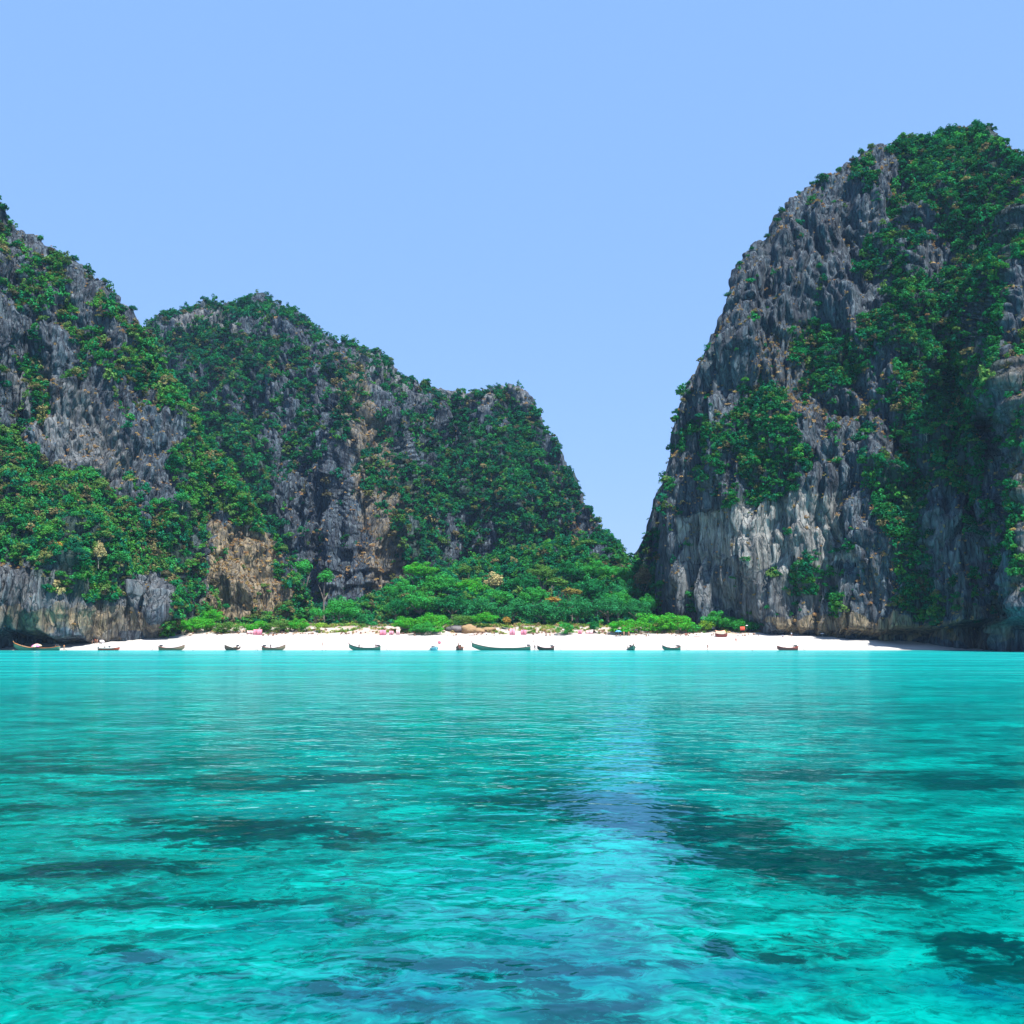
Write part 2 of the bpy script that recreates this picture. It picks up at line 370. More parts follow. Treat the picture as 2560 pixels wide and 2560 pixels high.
tag(obj('sea', me, WATER), 'clear turquoise bay water over sand and dark reef patches', kind='structure')

# ------------------------------------------------------------------ leaf clumps
def leaf_cloud(n, size, seed, lobes=9, flat=1.0, spread=.55, lo=-.35, lr0=(.34, .58)):
    """n leaf-sized quads over a few overlapping lobes inside a unit crown"""
    rs = np.random.RandomState(seed)
    c = rs.normal(size=(lobes, 3)); c /= np.linalg.norm(c, axis=1)[:, None]
    c *= spread * rs.uniform(.45, 1, (lobes, 1)); c[:, 2] = c[:, 2] * .75; c[0] *= 0
    lr = rs.uniform(*lr0, lobes); lr[0] = .55 if lr0[1] > .5 else .62
    k = rs.randint(0, lobes, n)
    d = rs.normal(size=(n, 3)); d[:, 2] = np.abs(d[:, 2]) * rs.choice([1, 1, -.6], n); d /= np.linalg.norm(d, axis=1)[:, None]
    p = c[k] + d * lr[k][:, None] * rs.uniform(.72, 1.04, (n, 1))
    keep = p[:, 2] > lo; p, d, k = p[keep], d[keep], k[keep]; n = len(p)
    nn = d + rs.normal(size=(n, 3)) * .38 + np.array([0, 0, .35]); nn /= np.linalg.norm(nn, axis=1)[:, None]
    a = np.cross(nn, rs.normal(size=(n, 3))); a /= np.linalg.norm(a, axis=1)[:, None]; b = np.cross(nn, a)
    s = size * rs.uniform(.55, 1.3, (n, 1))
    V = np.stack([p + a * s, p + b * s * .7, p - a * s, p - b * s * .7], 1).reshape(-1, 3)
    V[:, 2] *= flat
    me = mesh_np('leaves', V, np.arange(4 * n).reshape(-1, 4), False)
    v = np.clip(.5 + .22 * rs.normal(size=n) + (rs.uniform(-.25, .25, lobes))[k], 0, 1)
    add_attr(me, 'leafv', np.repeat(v, 4)); return me
def tuft_cloud(n, seed):
    rs = np.random.RandomState(seed); a = rs.uniform(0, 6.28, n); t = rs.uniform(.1, .9, n)
    base = np.stack([np.cos(a) * .3 * rs.rand(n), np.sin(a) * .3 * rs.rand(n), np.zeros(n)], 1)
    tip = base + np.stack([np.cos(a) * t, np.sin(a) * t, .9 - .4 * t], 1)
    w = np.stack([-np.sin(a), np.cos(a), np.zeros(n)], 1) * .09
    V = np.stack([base - w, base + w, tip + w * .3, tip - w * .3], 1).reshape(-1, 3)
    me = mesh_np('blades', V, np.arange(4 * n).reshape(-1, 4), False); add_attr(me, 'leafv', np.repeat(rs.uniform(.2, .8, n), 4)); return me
def proto(me, mat):
    me.materials.append(mat); return bpy.data.objects.new('clump', me)     # never linked: only a source of shape
CLUMPS = [proto(leaf_cloud(280, .15, 50 + i, 9 + i % 3, [1.1, .8, .65, 1.3, .75][i], .95, -.6, (.2, .45)), LEAF_I) for i in range(5)]
TUFTS = [proto(tuft_cloud(26, 80 + i), LEAF_I) for i in range(3)]

def scatter(name, P, scale, tintc, protos, label, cat_kind='stuff', rot=None, parent=None, squash=None):
    """one object: small plants nobody could count, set on points"""
    P = np.asarray(P, np.float32); n = len(P); rs = np.random.RandomState(n % 9973)
    me = bpy.data.meshes.new(name); me.vertices.add(n); me.vertices.foreach_set('co', P.ravel())
    s3 = np.repeat(np.asarray(scale, np.float32)[:, None], 3, 1)
    s3[:, 2] *= rs.uniform(.7, 1.05, n) if squash is None else squash
    add_attr(me, 'scl', s3); r = np.zeros((n, 3)); r[:, 2] = rs.uniform(0, 6.28, n); r[:, :2] = rs.normal(size=(n, 2)) * .18
    add_attr(me, 'rot', r if rot is None else rot)
    add_attr(me, 'tint', np.concatenate([tintc, np.ones((n, 1))], 1))
    o = obj(name, me, None, parent)
    g = bpy.data.node_groups.new('scatter', 'GeometryNodeTree')
    g.interface.new_socket('Geometry', in_out='INPUT', socket_type='NodeSocketGeometry'); g.interface.new_socket('Geometry', in_out='OUTPUT', socket_type='NodeSocketGeometry')
    gi = g.nodes.new('NodeGroupInput'); go = g.nodes.new('NodeGroupOutput'); m2p = g.nodes.new('GeometryNodeMeshToPoints')
    ins = g.nodes.new('GeometryNodeInstanceOnPoints'); jn = g.nodes.new('GeometryNodeJoinGeometry')
    for pr in protos:
        oi = g.nodes.new('GeometryNodeObjectInfo'); oi.inputs['Object'].default_value = pr; oi.inputs['As Instance'].default_value = True
        g.links.new(oi.outputs['Geometry'], jn.inputs[0])
    def na(nm, t):
        a = g.nodes.new('GeometryNodeInputNamedAttribute'); a.data_type = t; a.inputs[0].default_value = nm; return a.outputs[0]
    g.links.new(gi.outputs[0], m2p.inputs[0]); g.links.new(m2p.outputs[0], ins.inputs['Points']); g.links.new(jn.outputs[0], ins.inputs['Instance'])
    ins.inputs['Pick Instance'].default_value = True
    rv = g.nodes.new('FunctionNodeRandomValue'); rv.data_type = 'INT'; rv.inputs[4].default_value = 0; rv.inputs[5].default_value = len(protos) - 1
    g.links.new(rv.outputs[2], ins.inputs['Instance Index'])
    e2r = g.nodes.new('FunctionNodeEulerToRotation'); g.links.new(na('rot', 'FLOAT_VECTOR'), e2r.inputs[0]); g.links.new(e2r.outputs[0], ins.inputs['Rotation'])
    g.links.new(na('scl', 'FLOAT_VECTOR'), ins.inputs['Scale']); g.links.new(ins.outputs[0], go.inputs[0])
    md = o.modifiers.new('scatter', 'NODES'); md.node_group = g
    return tag(o, label, None, None, cat_kind)

GREENS = np.array([(.012, .155, .045), (.028, .20, .045), (.010, .12, .058), (.06, .22, .035), (.10, .19, .045)])
DRYG = np.array([(.13, .14, .045), (.20, .17, .075), (.10, .09, .05)])
def tints(n, rs, wg, wd=.1, mul=1.0):
    """green plants with a share of yellowish and leafless ones"""
    c = GREENS[rs.choice(len(GREENS), n, p=np.array(wg) / sum(wg))]
    d = rs.rand(n) < wd
    c = np.where(d[:, None], DRYG[rs.randint(0, 3, n)], c)
    return np.clip(c * rs.uniform(.7, 1.25, (n, 1)) * mul, 0, .6)

# ------------------------------------------------------------------ karst massifs
def field(spec, base, px, py, P, warp=26):
    wx = px + warp * 2 * pn(P[0] / 13, P[1] / 13, P[2] / 13) + warp * pn(P[0] / 4, P[1] / 4, P[2] / 4)
    wy = py + warp * 2 * pn(P[0] / 13 + 50, P[1] / 13, P[2] / 13) + warp * pn(P[0] / 4, P[1] / 4 + 40, P[2] / 4)
    f = np.full(px.shape, float(base))
    for w, poly in spec:
        f = np.where(in_poly(wx, wy, poly), w, f)
    return f
class Massif: pass
def massif(name, label, p0, p1, step, sil, zk, table, nr, spec, extra=None, amp=1.0, under=None, seed=0, ledge=1.6, jag=6.0, edge_px=None):
    b_s, e_s = ray([p[0] for p in sil], [p[1] for p in sil]); b_s = np.maximum.accumulate(b_s + np.arange(len(b_s)) * 1e-6)
    nc = int((p1 - p0) / step) + 1; pxc = np.linspace(p0, p1, nc); b, _ = ray(pxc, np.full(nc, 1594.0))
    e_top = np.interp(b, b_s, e_s)
    e_top = e_top + (jag / FPX) * (fbm(b * FPX / 16, seed + 0 * b, 0 * b, 4))
    tb = np.array([t[1] for t in table], float); tp = np.array([t[0] for t in table], float)
    cols = np.stack([np.interp(pxc, tp, tb[:, k]) for k in range(len(zk))], 1)      # nc x nz
    def D(z):
        k = np.clip(np.searchsorted(zk, z) - 1, 0, len(zk) - 2); zk_ = np.array(zk, float)
        t = (z - zk_[k]) / (zk_[k + 1] - zk_[k]); t = np.maximum(t, 0)
        i = np.arange(nc) if z.ndim == 1 else np.broadcast_to(np.arange(nc)[None], z.shape)
        return cols[i, k] * (1 - t) + cols[i, k + 1] * t
    zt = np.full(nc, 50.0)
    for _ in range(60): zt = .5 * zt + .5 * np.maximum(CAM_H + e_top * D(zt), .5)
    t = np.linspace(0, 1, nr)[:, None]; Z = -3 + (zt[None] + 3) * t
    Y = D(Z); pxg = np.broadcast_to(pxc[None], Y.shape)
    pyg = to_px(b[None] * Y, Y, Z)[1]
    if extra: Y = Y - extra(pxg, pyg)
    X = b[None] * Y
    nb = 9; k = np.arange(1, nb + 1)[:, None]                 # over the top and down the far side
    Yb = Y[-1][None] + k * 9.0; Zb = Z[-1][None] - .9 * k ** 1.6
    Xb = X[-1][None] + (b[None] * k * 9.0)
    X = np.concatenate([X, Xb]); Y = np.concatenate([Y, Yb]); Z = np.concatenate([Z, Zb])
    P = np.stack([X, Y, Z], -1)
    def normals(P):
        du = np.gradient(P, axis=1); dv = np.gradient(P, axis=0)
        n = np.cross(du, dv); n /= np.linalg.norm(n, axis=-1)[..., None] + 1e-9; return n
    N = normals(P)
    ok = N[..., 1] > 0
    N = np.where(((N[..., 1] > 0) & (N[..., 2] < 0))[..., None], -N, N)
    X, Y, Z = P[..., 0], P[..., 1], P[..., 2]; o = seed * 31.7
    wx = X + 5 * pn(X / 20 + o, Y / 20, Z / 26) ; wy = Y
    d = 11 * pn(wx / 48 + o, wy / 48, Z / 95) + 6.5 * np.clip(ridged(wx / 26 + o, wy / 26, Z / 75), -1, 1)
    bil = lambda s, zs, q: np.minimum(np.abs(pn(wx / s + o + q, wy / s, Z / zs + q)) * 3.4, 1.15) - .6      # rounded ribs, sharp clefts
    d += 6.0 * bil(15, 95, 0) + 4.4 * bil(6.5, 52, 3) + 2.4 * bil(3.0, 24, 7) + 1.0 * bil(1.6, 9, 11)
    d += 2.2 * pn(wx / 9, wy / 9 + o, Z / 9) + .7 * pn(wx / 1.5, wy / 1.5, Z / 1.8)
    ph = (Z / 15.0 + 1.6 * pn(X / 40, Y / 40, Z / 40 + o) + .8 * pn(X / 11, Y / 11, Z / 18 + o)) % 1.0      # shelves
    d += ledge * (np.where(ph < .78, -ph * 1.2, (ph - .78) * 5.5 - .94) + .5)
    low = sstep(-2, 14, Z) * .6 + .4
    rowt = np.concatenate([np.linspace(0, 1, nr), np.ones(nb)])[:, None]
    d = d * amp * low * (1 - .55 * sstep(.86, 1, rowt))
    if edge_px: d = d * (.25 + .75 * sstep(edge_px, edge_px + 70, np.concatenate([pxg, np.broadcast_to(pxc[None], (nb, nc))])))
    P = P + N * d[..., None]
    if under:
        u = under(np.concatenate([pxg, np.broadcast_to(pxc[None], (nb, nc))]), Z, X, Y)
        P[..., 1] += u
    N2 = normals(P); px, py = to_px(P[..., 0], P[..., 1], P[..., 2])
    M = Massif(); M.P, M.N, M.px, M.py, M.b = P, N2, px, py, b
    M.f = {}
    pp = (P[..., 0], P[..., 1], P[..., 2])
    for key in ('veg', 'pale', 'tan', 'dry'):
        bs, sp = spec.get(key, (0, []))
        M.f[key] = field(sp, bs, px, py, pp)
    M.patch = .6 * fbm(pp[0] / 16 + o, pp[1] / 16, pp[2] / 24, 3) + .75 * fbm(pp[0] / 7 + o, pp[1] / 7 + 9, pp[2] / 26, 3)
    me = mesh_np(name, P.reshape(-1, 3), grid_faces(*X.shape))
    for key in ('pale', 'tan', 'dry'): add_attr(me, key, M.f[key].ravel())
    vg = np.clip(M.f['veg'] * 1.4 - .45 + M.patch * 1.2, 0, 1) * sstep(.02, .2, M.f['veg'])
    add_attr(me, 'veg', vg.ravel())
    M.obj = tag(obj(name, me, ROCK), label, kind='structure'); M.nr = nr
    return M
def plant(M, name, label, seed, dens=.12, rmin=1.0, rmax=2.6, wg=(3, 2, 3, 1, 1), wd=.1, mul=1.0, tuft=.05, tuft_label=None, dry_r=(.45, 1.0)):
    rs = np.random.RandomState(seed)
    up = np.clip(.5 + .9 * M.N[..., 2], .3, 1.4)
    p = dens * np.clip(M.f['veg'] * 1.35 - .22 + M.patch * 1.5 * (1 - .6 * (M.f['veg'] > .97)), 0, 1) * sstep(.02, .2, M.f['veg']) * up * (M.P[..., 2] > 4)
    pick = rs.rand(*p.shape) < p
    P = M.P[pick]; N = M.N[pick]; n = len(P)
    r = rmin * .7 + (rmax - rmin) * 1.15 * rs.rand(n) ** 2.6
    P = P + N * (r * .35)[:, None] + np.array([0, 0, .25]) * r[:, None]
    c = tints(n, rs, wg, wd, mul)
    dr = M.f['dry'][pick]; dd = rs.rand(n) < dr * .07
    c = np.where(dd[:, None], DRYG[rs.randint(0, 3, n)] * rs.uniform(.8, 1.2, (n, 1)), c)
    scatter(name, P, r, c, CLUMPS, label)
    if tuft:
        p = tuft * np.clip(M.f['dry'], 0, 1) * np.clip(.2 + 1.2 * M.N[..., 2], 0, 1.2) * (M.P[..., 2] > 6)
        pick = rs.rand(*p.shape) < p; P = M.P[pick] + M.N[pick] * .2; n = len(P)
        c = np.array([(.46, .27, .12), (.50, .33, .15), (.36, .25, .09)])[rs.randint(0, 3, n)] * rs.uniform(.7, 1.15, (n, 1))
        scatter(name.replace('shrubs', 'dry_grass'), P, rs.uniform(*dry_r, n), c, CLUMPS[:2] + TUFTS, tuft_label)

def g2(px, py, cx, cy, rx, ry, a): return a * np.exp(-((px - cx) / rx) ** 2 - ((py - cy) / ry) ** 2)
ZK = [0, 20, 60, 120, 200]
# near left headland
LEFT = massif('left_cliff', 'grey limestone headland rising from the water at the left edge', -420, 800, 2.6,
    [(-700, 150), (-200, 330), (0, 490), (40, 570), (100, 625), (150, 650), (220, 710), (300, 770), (345, 812), (365, 850), (400, 900), (450, 985), (500, 1080), (560, 1170), (615, 1250), (655, 1320), (695, 1370), (735, 1440), (765, 1500), (790, 1545)],
    ZK, [(-700, (250, 252, 285, 310, 340)), (0, (359, 361, 405, 427, 458)), (150, (362, 364, 407, 431, 462)), (300, (380, 384, 416, 442, 472)), (420, (392, 396, 425, 455, 500)),
         (450, (408, 416, 436, 462, 505)), (520, (428, 436, 452, 478, 512)), (620, (440, 448, 468, 492, 520)), (780, (452, 465, 490, 510, 540))], 400,
    dict(veg=(.22, [(.12, [(0, 780), (200, 700), (330, 880), (420, 1000), (470, 1150), (330, 1250), (180, 1180), (0, 1060)]),
                    (.6, [(0, 580), (60, 620), (100, 800), (20, 720), (0, 700)]), (.7, [(60, 880), (110, 870), (130, 1040), (80, 1030)]), (.55, [(180, 820), (360, 870), (380, 960), (200, 940)]),
                    (1., [(-300, 1060), (30, 1075), (120, 1150), (240, 1180), (340, 1290), (400, 1270), (440, 1100), (520, 1180), (520, 1330), (500, 1500), (430, 1530), (425, 1440), (330, 1420), (300, 1480), (200, 1500), (110, 1470), (60, 1400), (-300, 1390)]),
                    (.95, [(350, 820), (420, 930), (520, 1080), (640, 1260), (640, 1350), (590, 1290), (560, 1210), (480, 1140), (420, 1010), (350, 930)]),
                    (.0, [(340, 1030), (420, 1040), (450, 1250), (370, 1260), (345, 1140)]), (.0, [(100, 950), (260, 940), (340, 1150), (300, 1220), (130, 1120)]),
                    (.04, [(540, 1270), (640, 1330), (720, 1450), (740, 1530), (480, 1540), (520, 1400)]), (.1, [(528, 1375), (562, 1375), (580, 1560), (500, 1560)]), (.85, [(715, 1470), (750, 1470), (790, 1560), (700, 1560)]),
                    (.0, [(-300, 1440), (60, 1420), (130, 1490), (300, 1500), (360, 1440), (432, 1450), (450, 1640), (-300, 1640)]), (1., [(425, 1480), (520, 1500), (560, 1550), (700, 1545), (800, 1540), (800, 1580), (425, 1580)]), (.0, [(555, 1505), (625, 1512), (640, 1530), (600, 1548), (570, 1535)])]),
         pale=(.12, [(.45, [(40, 900), (110, 880), (220, 1000), (330, 1150), (330, 1230), (120, 1100), (40, 1000)]), (.35, [(-300, 1400), (150, 1440), (430, 1440), (430, 1510), (-300, 1510)])]),
         tan=(0, [(.8, [(540, 1290), (640, 1330), (720, 1450), (740, 1530), (500, 1530), (530, 1400)]), (.5, [(-300, 1530), (0, 1520), (110, 1515), (240, 1500), (330, 1520), (430, 1570), (430, 1600), (100, 1590), (-300, 1590)]), (.85, [(90, 1530), (260, 1520), (300, 1560), (210, 1580), (90, 1575)]), (.95, [(545, 1380), (560, 1385), (565, 1440), (560, 1520), (640, 1530), (600, 1560), (535, 1530), (520, 1500), (535, 1430)])]),
         dry=(.35, [(.75, [(560, 1290), (640, 1330), (720, 1450), (740, 1530), (560, 1530), (565, 1400)]), (.7, [(280, 740), (350, 830), (420, 960), (330, 900)]), (.1, [(-300, 1440), (430, 1440), (430, 1640), (-300, 1640)])])),
    extra=lambda x, y: g2(x, y, 395, 1520, 45, 70, 5) + g2(x, y, 330, 1400, 20, 70, 6) - g2(x, y, 470, 1350, 30, 300, 8) + g2(x, y, 600, 1330, 60, 200, 8),
    amp=.85, under=lambda p, z, X, Y: (15 * (1 - sstep(3.6, 7.0, z + 2.0 * pn(X / 5, Y / 5, 0) + 3.5 * sstep(0, 260, p))) * (1 - .8 * sstep(100, 300, p)) * (1 - sstep(300, 350, p))), seed=1)
# far ridge
BACK = massif('far_ridge', 'tall green and grey ridge closing the bay behind the trees', 250, 1590, 2.6,
    [(250, 880), (365, 834), (400, 797), (455, 772), (520, 759), (580, 764), (640, 759), (690, 770), (750, 802), (800, 832), (850, 857), (900, 882), (950, 907), (1000, 927), (1050, 947), (1100, 970), (1150, 987), (1200, 977), (1270, 968), (1310, 988), (1342, 1035), (1370, 1095), (1400, 1155), (1430, 1215), (1455, 1265), (1480, 1310), (1510, 1345), (1530, 1385), (1560, 1440), (1600, 1500)],
    ZK, [(250, (600, 604, 630, 675, 730)), (700, (590, 593, 608, 645, 715)), (860, (574, 577, 592, 628, 712)), (960, (560, 566, 588, 628, 716)), (1010, (602, 605, 620, 655, 725)), (1150, (642, 645, 655, 672, 728)), (1300, (620, 624, 640, 668, 715)), (1450, (612, 620, 640, 676, 705)), (1600, (640, 650, 660, 690, 720))], 340,
    dict(veg=(.48, [(.97, [(370, 850), (500, 800), (640, 830), (700, 900), (640, 960), (560, 1000), (640, 1060), (700, 1300), (740, 1500), (600, 1400), (400, 1100)]),
                    (.3, [(390, 790), (760, 790), (1000, 900), (1330, 965), (1330, 1060), (1150, 1100), (1000, 1010), (800, 900), (640, 800), (400, 830)]),
                    (.45, [(380, 870), (440, 880), (560, 960), (540, 1010), (430, 930)]), (.35, [(640, 930), (840, 920), (850, 1100), (760, 1160), (650, 1050)]),
                    (.12, [(690, 1180), (860, 1120), (980, 1180), (1000, 1480), (820, 1500), (740, 1420)]), (.25, [(1070, 1010), (1200, 990), (1190, 1130), (1100, 1130)]),
                    (.5, [(850, 900), (910, 930), (980, 1120), (1000, 1300), (940, 1300), (890, 1110)]), (.97, [(1180, 1060), (1320, 1050), (1400, 1250), (1440, 1400), (1250, 1420), (1120, 1400), (1050, 1250), (1100, 1150)]), (.9, [(980, 1120), (1100, 1180), (1120, 1420), (1000, 1400)]), (.35, [(1130, 1260), (1240, 1300), (1230, 1420), (1120, 1420)]), (.4, [(1330, 1050), (1500, 1330), (1420, 1400), (1370, 1180)])]),
         pale=(.08, [(.5, [(440, 780), (560, 780), (620, 830), (450, 820)]), (.45, [(860, 880), (1330, 970), (1330, 1030), (1180, 1010), (900, 950)])]),
         tan=(0, [(.5, [(850, 900), (905, 930), (960, 1080), (1000, 1200), (1010, 1480), (930, 1490), (890, 1200), (860, 1050)])]),
         dry=(.12, [(.9, [(840, 890), (900, 920), (960, 1060), (1010, 1250), (1020, 1480), (900, 1490), (900, 1200), (860, 1050)]), (.6, [(700, 1180), (900, 1150), (900, 1480), (760, 1480)]), (.5, [(1380, 1150), (1500, 1330), (1450, 1400), (1370, 1250)])])),
    extra=lambda x, y: g2(x, y, 905, 1180, 55, 280, 26) - g2(x, y, 1120, 1080, 70, 90, 22) + g2(x, y, 1300, 1250, 70, 170, 18) - g2(x, y, 1180, 1380, 70, 80, 14) - g2(x, y, 470, 900, 60, 60, 12) - g2(x, y, 700, 1450, 60, 120, 12),
    amp=1.15, seed=2)
# right headland
def x_edge(y): return np.interp(y, [400, 600, 760, 900, 1050, 1200, 1400, 1640], [2640, 2575, 2520, 2492, 2500, 2530, 2500, 2520])
RIGHT = massif('right_cliff', 'high dark limestone cliff with green gullies filling the right side', 1630, 2980, 2.6,
    [(1630, 1600), (1644, 1560), (1650, 1400), (1656, 1280), (1664, 1220), (1672, 1160), (1679, 1100), (1688, 1050), (1700, 1010), (1720, 960), (1745, 915), (1775, 860), (1800, 810), (1815, 770), (1840, 720), (1860, 652), (1890, 618), (1930, 592), (1945, 548), (1970, 505), (2010, 482), (2040, 455), (2100, 425), (2150, 395), (2210, 370), (2250, 345), (2300, 350), (2350, 340), (2420, 328), (2462, 335), (2492, 366), (2515, 390), (2530, 392), (2600, 440), (2680, 700), (2760, 1100), (2900, 1400), (3300, 1500)],
    ZK, [(1620, (470, 472, 476, 484, 494)), (1680, (428, 430, 437, 448, 470)), (1800, (412, 413, 420, 436, 462)), (1930, (402, 403, 409, 426, 454)), (2150, (378, 380, 392, 416, 450)), (2330, (358, 360, 380, 404, 446)), (2440, (350, 353, 376, 398, 444)), (2500, (346, 348, 366, 388, 440)), (2560, (342, 343, 356, 380, 430)), (3300, (330, 335, 350, 375, 420))], 500,
    dict(veg=(.09, [(.86, [(2240, 340), (2300, 200), (2900, 200), (2900, 700), (2560, 700), (2560, 800), (2480, 900), (2500, 1100), (2440, 1250), (2380, 1230), (2300, 1180), (2230, 1050), (2250, 900), (2180, 860), (2120, 950), (2040, 980), (2060, 900), (2200, 780), (2340, 730), (2400, 650), (2330, 560), (2260, 480)]),
                    (.75, [(2160, 600), (2240, 540), (2270, 640), (2230, 720), (2150, 680)]), (1., [(2230, 660), (2310, 690), (2310, 760), (2220, 780)]), (.35, [(2120, 400), (2240, 360), (2330, 560), (2360, 700), (2290, 700), (2200, 520)]),
                    (.5, [(1700, 1060), (1770, 1040), (1840, 1080), (1800, 1210), (1740, 1220), (1700, 1180)]), (.6, [(1820, 1020), (1890, 940), (1960, 1000), (2000, 1100), (2060, 1180), (2010, 1200), (1920, 1110), (1860, 1160), (1820, 1110)]),
                    (.7, [(1950, 850), (2060, 780), (2120, 860), (2000, 960)]), (.85, [(1880, 1100), (2010, 1180), (2010, 1230), (1880, 1260)]), (.6, [(1800, 1250), (1900, 1240), (1900, 1310), (1800, 1300)]), (.06, [(1690, 1280), (1900, 1270), (1950, 1230), (2100, 1250), (2140, 1380), (2080, 1430), (1900, 1440), (1690, 1430)]),
                    (.75, [(1900, 1420), (2020, 1400), (2050, 1470), (1960, 1480)]), (.85, [(2160, 1150), (2320, 1130), (2330, 1400), (2250, 1430), (2180, 1300)]), (.95, [(2250, 1430), (2320, 1420), (2370, 1550), (2240, 1550)]), (.9, [(2080, 1480), (2125, 1480), (2115, 1540), (2080, 1535)]),
                    (.12, [(2310, 1260), (2480, 1260), (2500, 1400), (2330, 1400)]), (.7, [(2520, 1130), (2560, 1100), (2560, 1500), (2500, 1400)]), (.22, [(2510, 760), (2560, 640), (2700, 640), (2700, 1300), (2505, 1200)]), (.0, [(1900, 1545), (2100, 1535), (2600, 1560), (2900, 1560), (2900, 1680), (1900, 1680)])]),
         pale=(.12, [(.95, [(1690, 1290), (1900, 1250), (1950, 1220), (2090, 1240), (2130, 1380), (2050, 1430), (1880, 1410), (1700, 1400)]), (.45, [(1660, 1400), (2100, 1430), (2150, 1530), (1900, 1540), (1660, 1500)]), (.35, [(2320, 1280), (2480, 1280), (2480, 1480), (2320, 1480)])]),
         tan=(0, [(.3, [(2520, 900), (2600, 800), (2700, 1500), (2530, 1500)]), (.8, [(1900, 1550), (2020, 1545), (2100, 1540), (2400, 1555), (2420, 1600), (2100, 1600), (1960, 1585)]), (.35, [(2400, 1500), (2500, 1500), (2530, 1600), (2400, 1600)])]),
         dry=(.55, [(.15, [(1880, 640), (2100, 450), (2250, 500), (2200, 800), (2000, 850), (1860, 760)]), (.95, [(1880, 850), (2050, 800), (2130, 900), (2050, 1050), (1880, 1020)]), (.9, [(2130, 1380), (2260, 1300), (2250, 1480), (2130, 1450)]), (.8, [(2520, 950), (2560, 900), (2560, 1250), (2520, 1200)]), (.15, [(1690, 1290), (2130, 1290), (2130, 1560), (1690, 1560)])])),
    extra=lambda x, y: 27 * sstep(0, 46, x - x_edge(y)) - g2(x, y, 2430, 1050, 60, 230, 14) - g2(x, y, 2290, 620, 40, 110, 9) - g2(x, y, 2290, 1280, 45, 180, 9) + g2(x, y, 2000, 1330, 90, 90, 2) + g2(x, y, 1860, 900, 60, 220, 5),
    amp=.9, under=lambda p, z, X, Y: 16 * (1 - sstep(4.0, 7.4, z + 2.2 * pn(X / 8, Y / 8, 0) - 2.5 * sstep(2250, 2500, p))) * (.25 + .75 * sstep(2080, 2330, p)) * sstep(1900, 2000, p), seed=3, edge_px=1650)
# the corner of rock beyond the right headland, and the wooded knoll in front of the far ridge
GAP = massif('gap_cliff', 'wooded rock shoulder showing left of the right cliff by the gap', 1560, 1760, 3.0,
    [(1540, 1480), (1575, 1440), (1588, 1400), (1595, 1370), (1608, 1335), (1625, 1320), (1630, 1280), (1640, 1240), (1655, 1225), (1690, 1150), (1800, 1100)],
    ZK, [(1540, (520, 522, 526, 534, 544)), (1620, (505, 507, 512, 520, 530)), (1800, (500, 505, 510, 520, 530))], 110,
    dict(veg=(.75, [(.35, [(1625, 1200), (1700, 1200), (1700, 1330), (1630, 1330)])]), dry=(.2, [])), amp=.6, seed=4)
KNOLL = massif('wooded_knoll', 'low forested knoll with a rocky crown in front of the far ridge', 860, 1700, 3.6,
    [(840, 1540), (930, 1500), (1000, 1470), (1060, 1452), (1130, 1430), (1200, 1410), (1260, 1392), (1320, 1372), (1370, 1362), (1420, 1350), (1470, 1345), (1510, 1352), (1532, 1385), (1545, 1412), (1580, 1425), (1620, 1430), (1700, 1430)],
    [0, 12, 25, 45, 80], [(840, (440, 450, 480, 520, 560)), (1300, (436, 450, 478, 512, 560)), (1500, (440, 455, 480, 500, 540)), (1700, (445, 460, 480, 500, 540))], 110,
    dict(veg=(1., [(.3, [(1440, 1350), (1530, 1350), (1540, 1400), (1450, 1400)])]), dry=(.1, [])), amp=.5, seed=5)

plant(LEFT, 'left_cliff_shrubs', 'green and olive scrub clinging to the left headland', 21, .27, 1.1, 2.9, (2, 3, 2, 3, 2), .12, 1.05, .07, 'tufts of dry yellow grass on ledges of the left headland')
plant(BACK, 'far_ridge_shrubs', 'dense scrub covering the far ridge', 22, .36, 1.4, 3.6, (3, 2, 4, 1, .6), .04, .9, .12, 'dry golden grass on the spur of the far ridge', (.6, 1.4))
plant(RIGHT, 'right_cliff_shrubs', 'dark green scrub in the gullies of the right cliff', 23, .28, 1.0, 2.8, (4, 3, 2, 1, .5), .03, .95, .06, 'small orange tufts of dry grass on ledges of the right cliff')
plant(GAP, 'gap_shrubs', 'dark shrubs on the rock shoulder beside the gap', 24, .2, 1.0, 2.6, (3, 1, 4, 1, 1), .08, .85, 0)
plant(KNOLL, 'knoll_shrubs', 'undergrowth covering the wooded knoll', 25, .25, 1.5, 3.2, (3, 3, 3, 2, 1), .05, 1.0, 0)

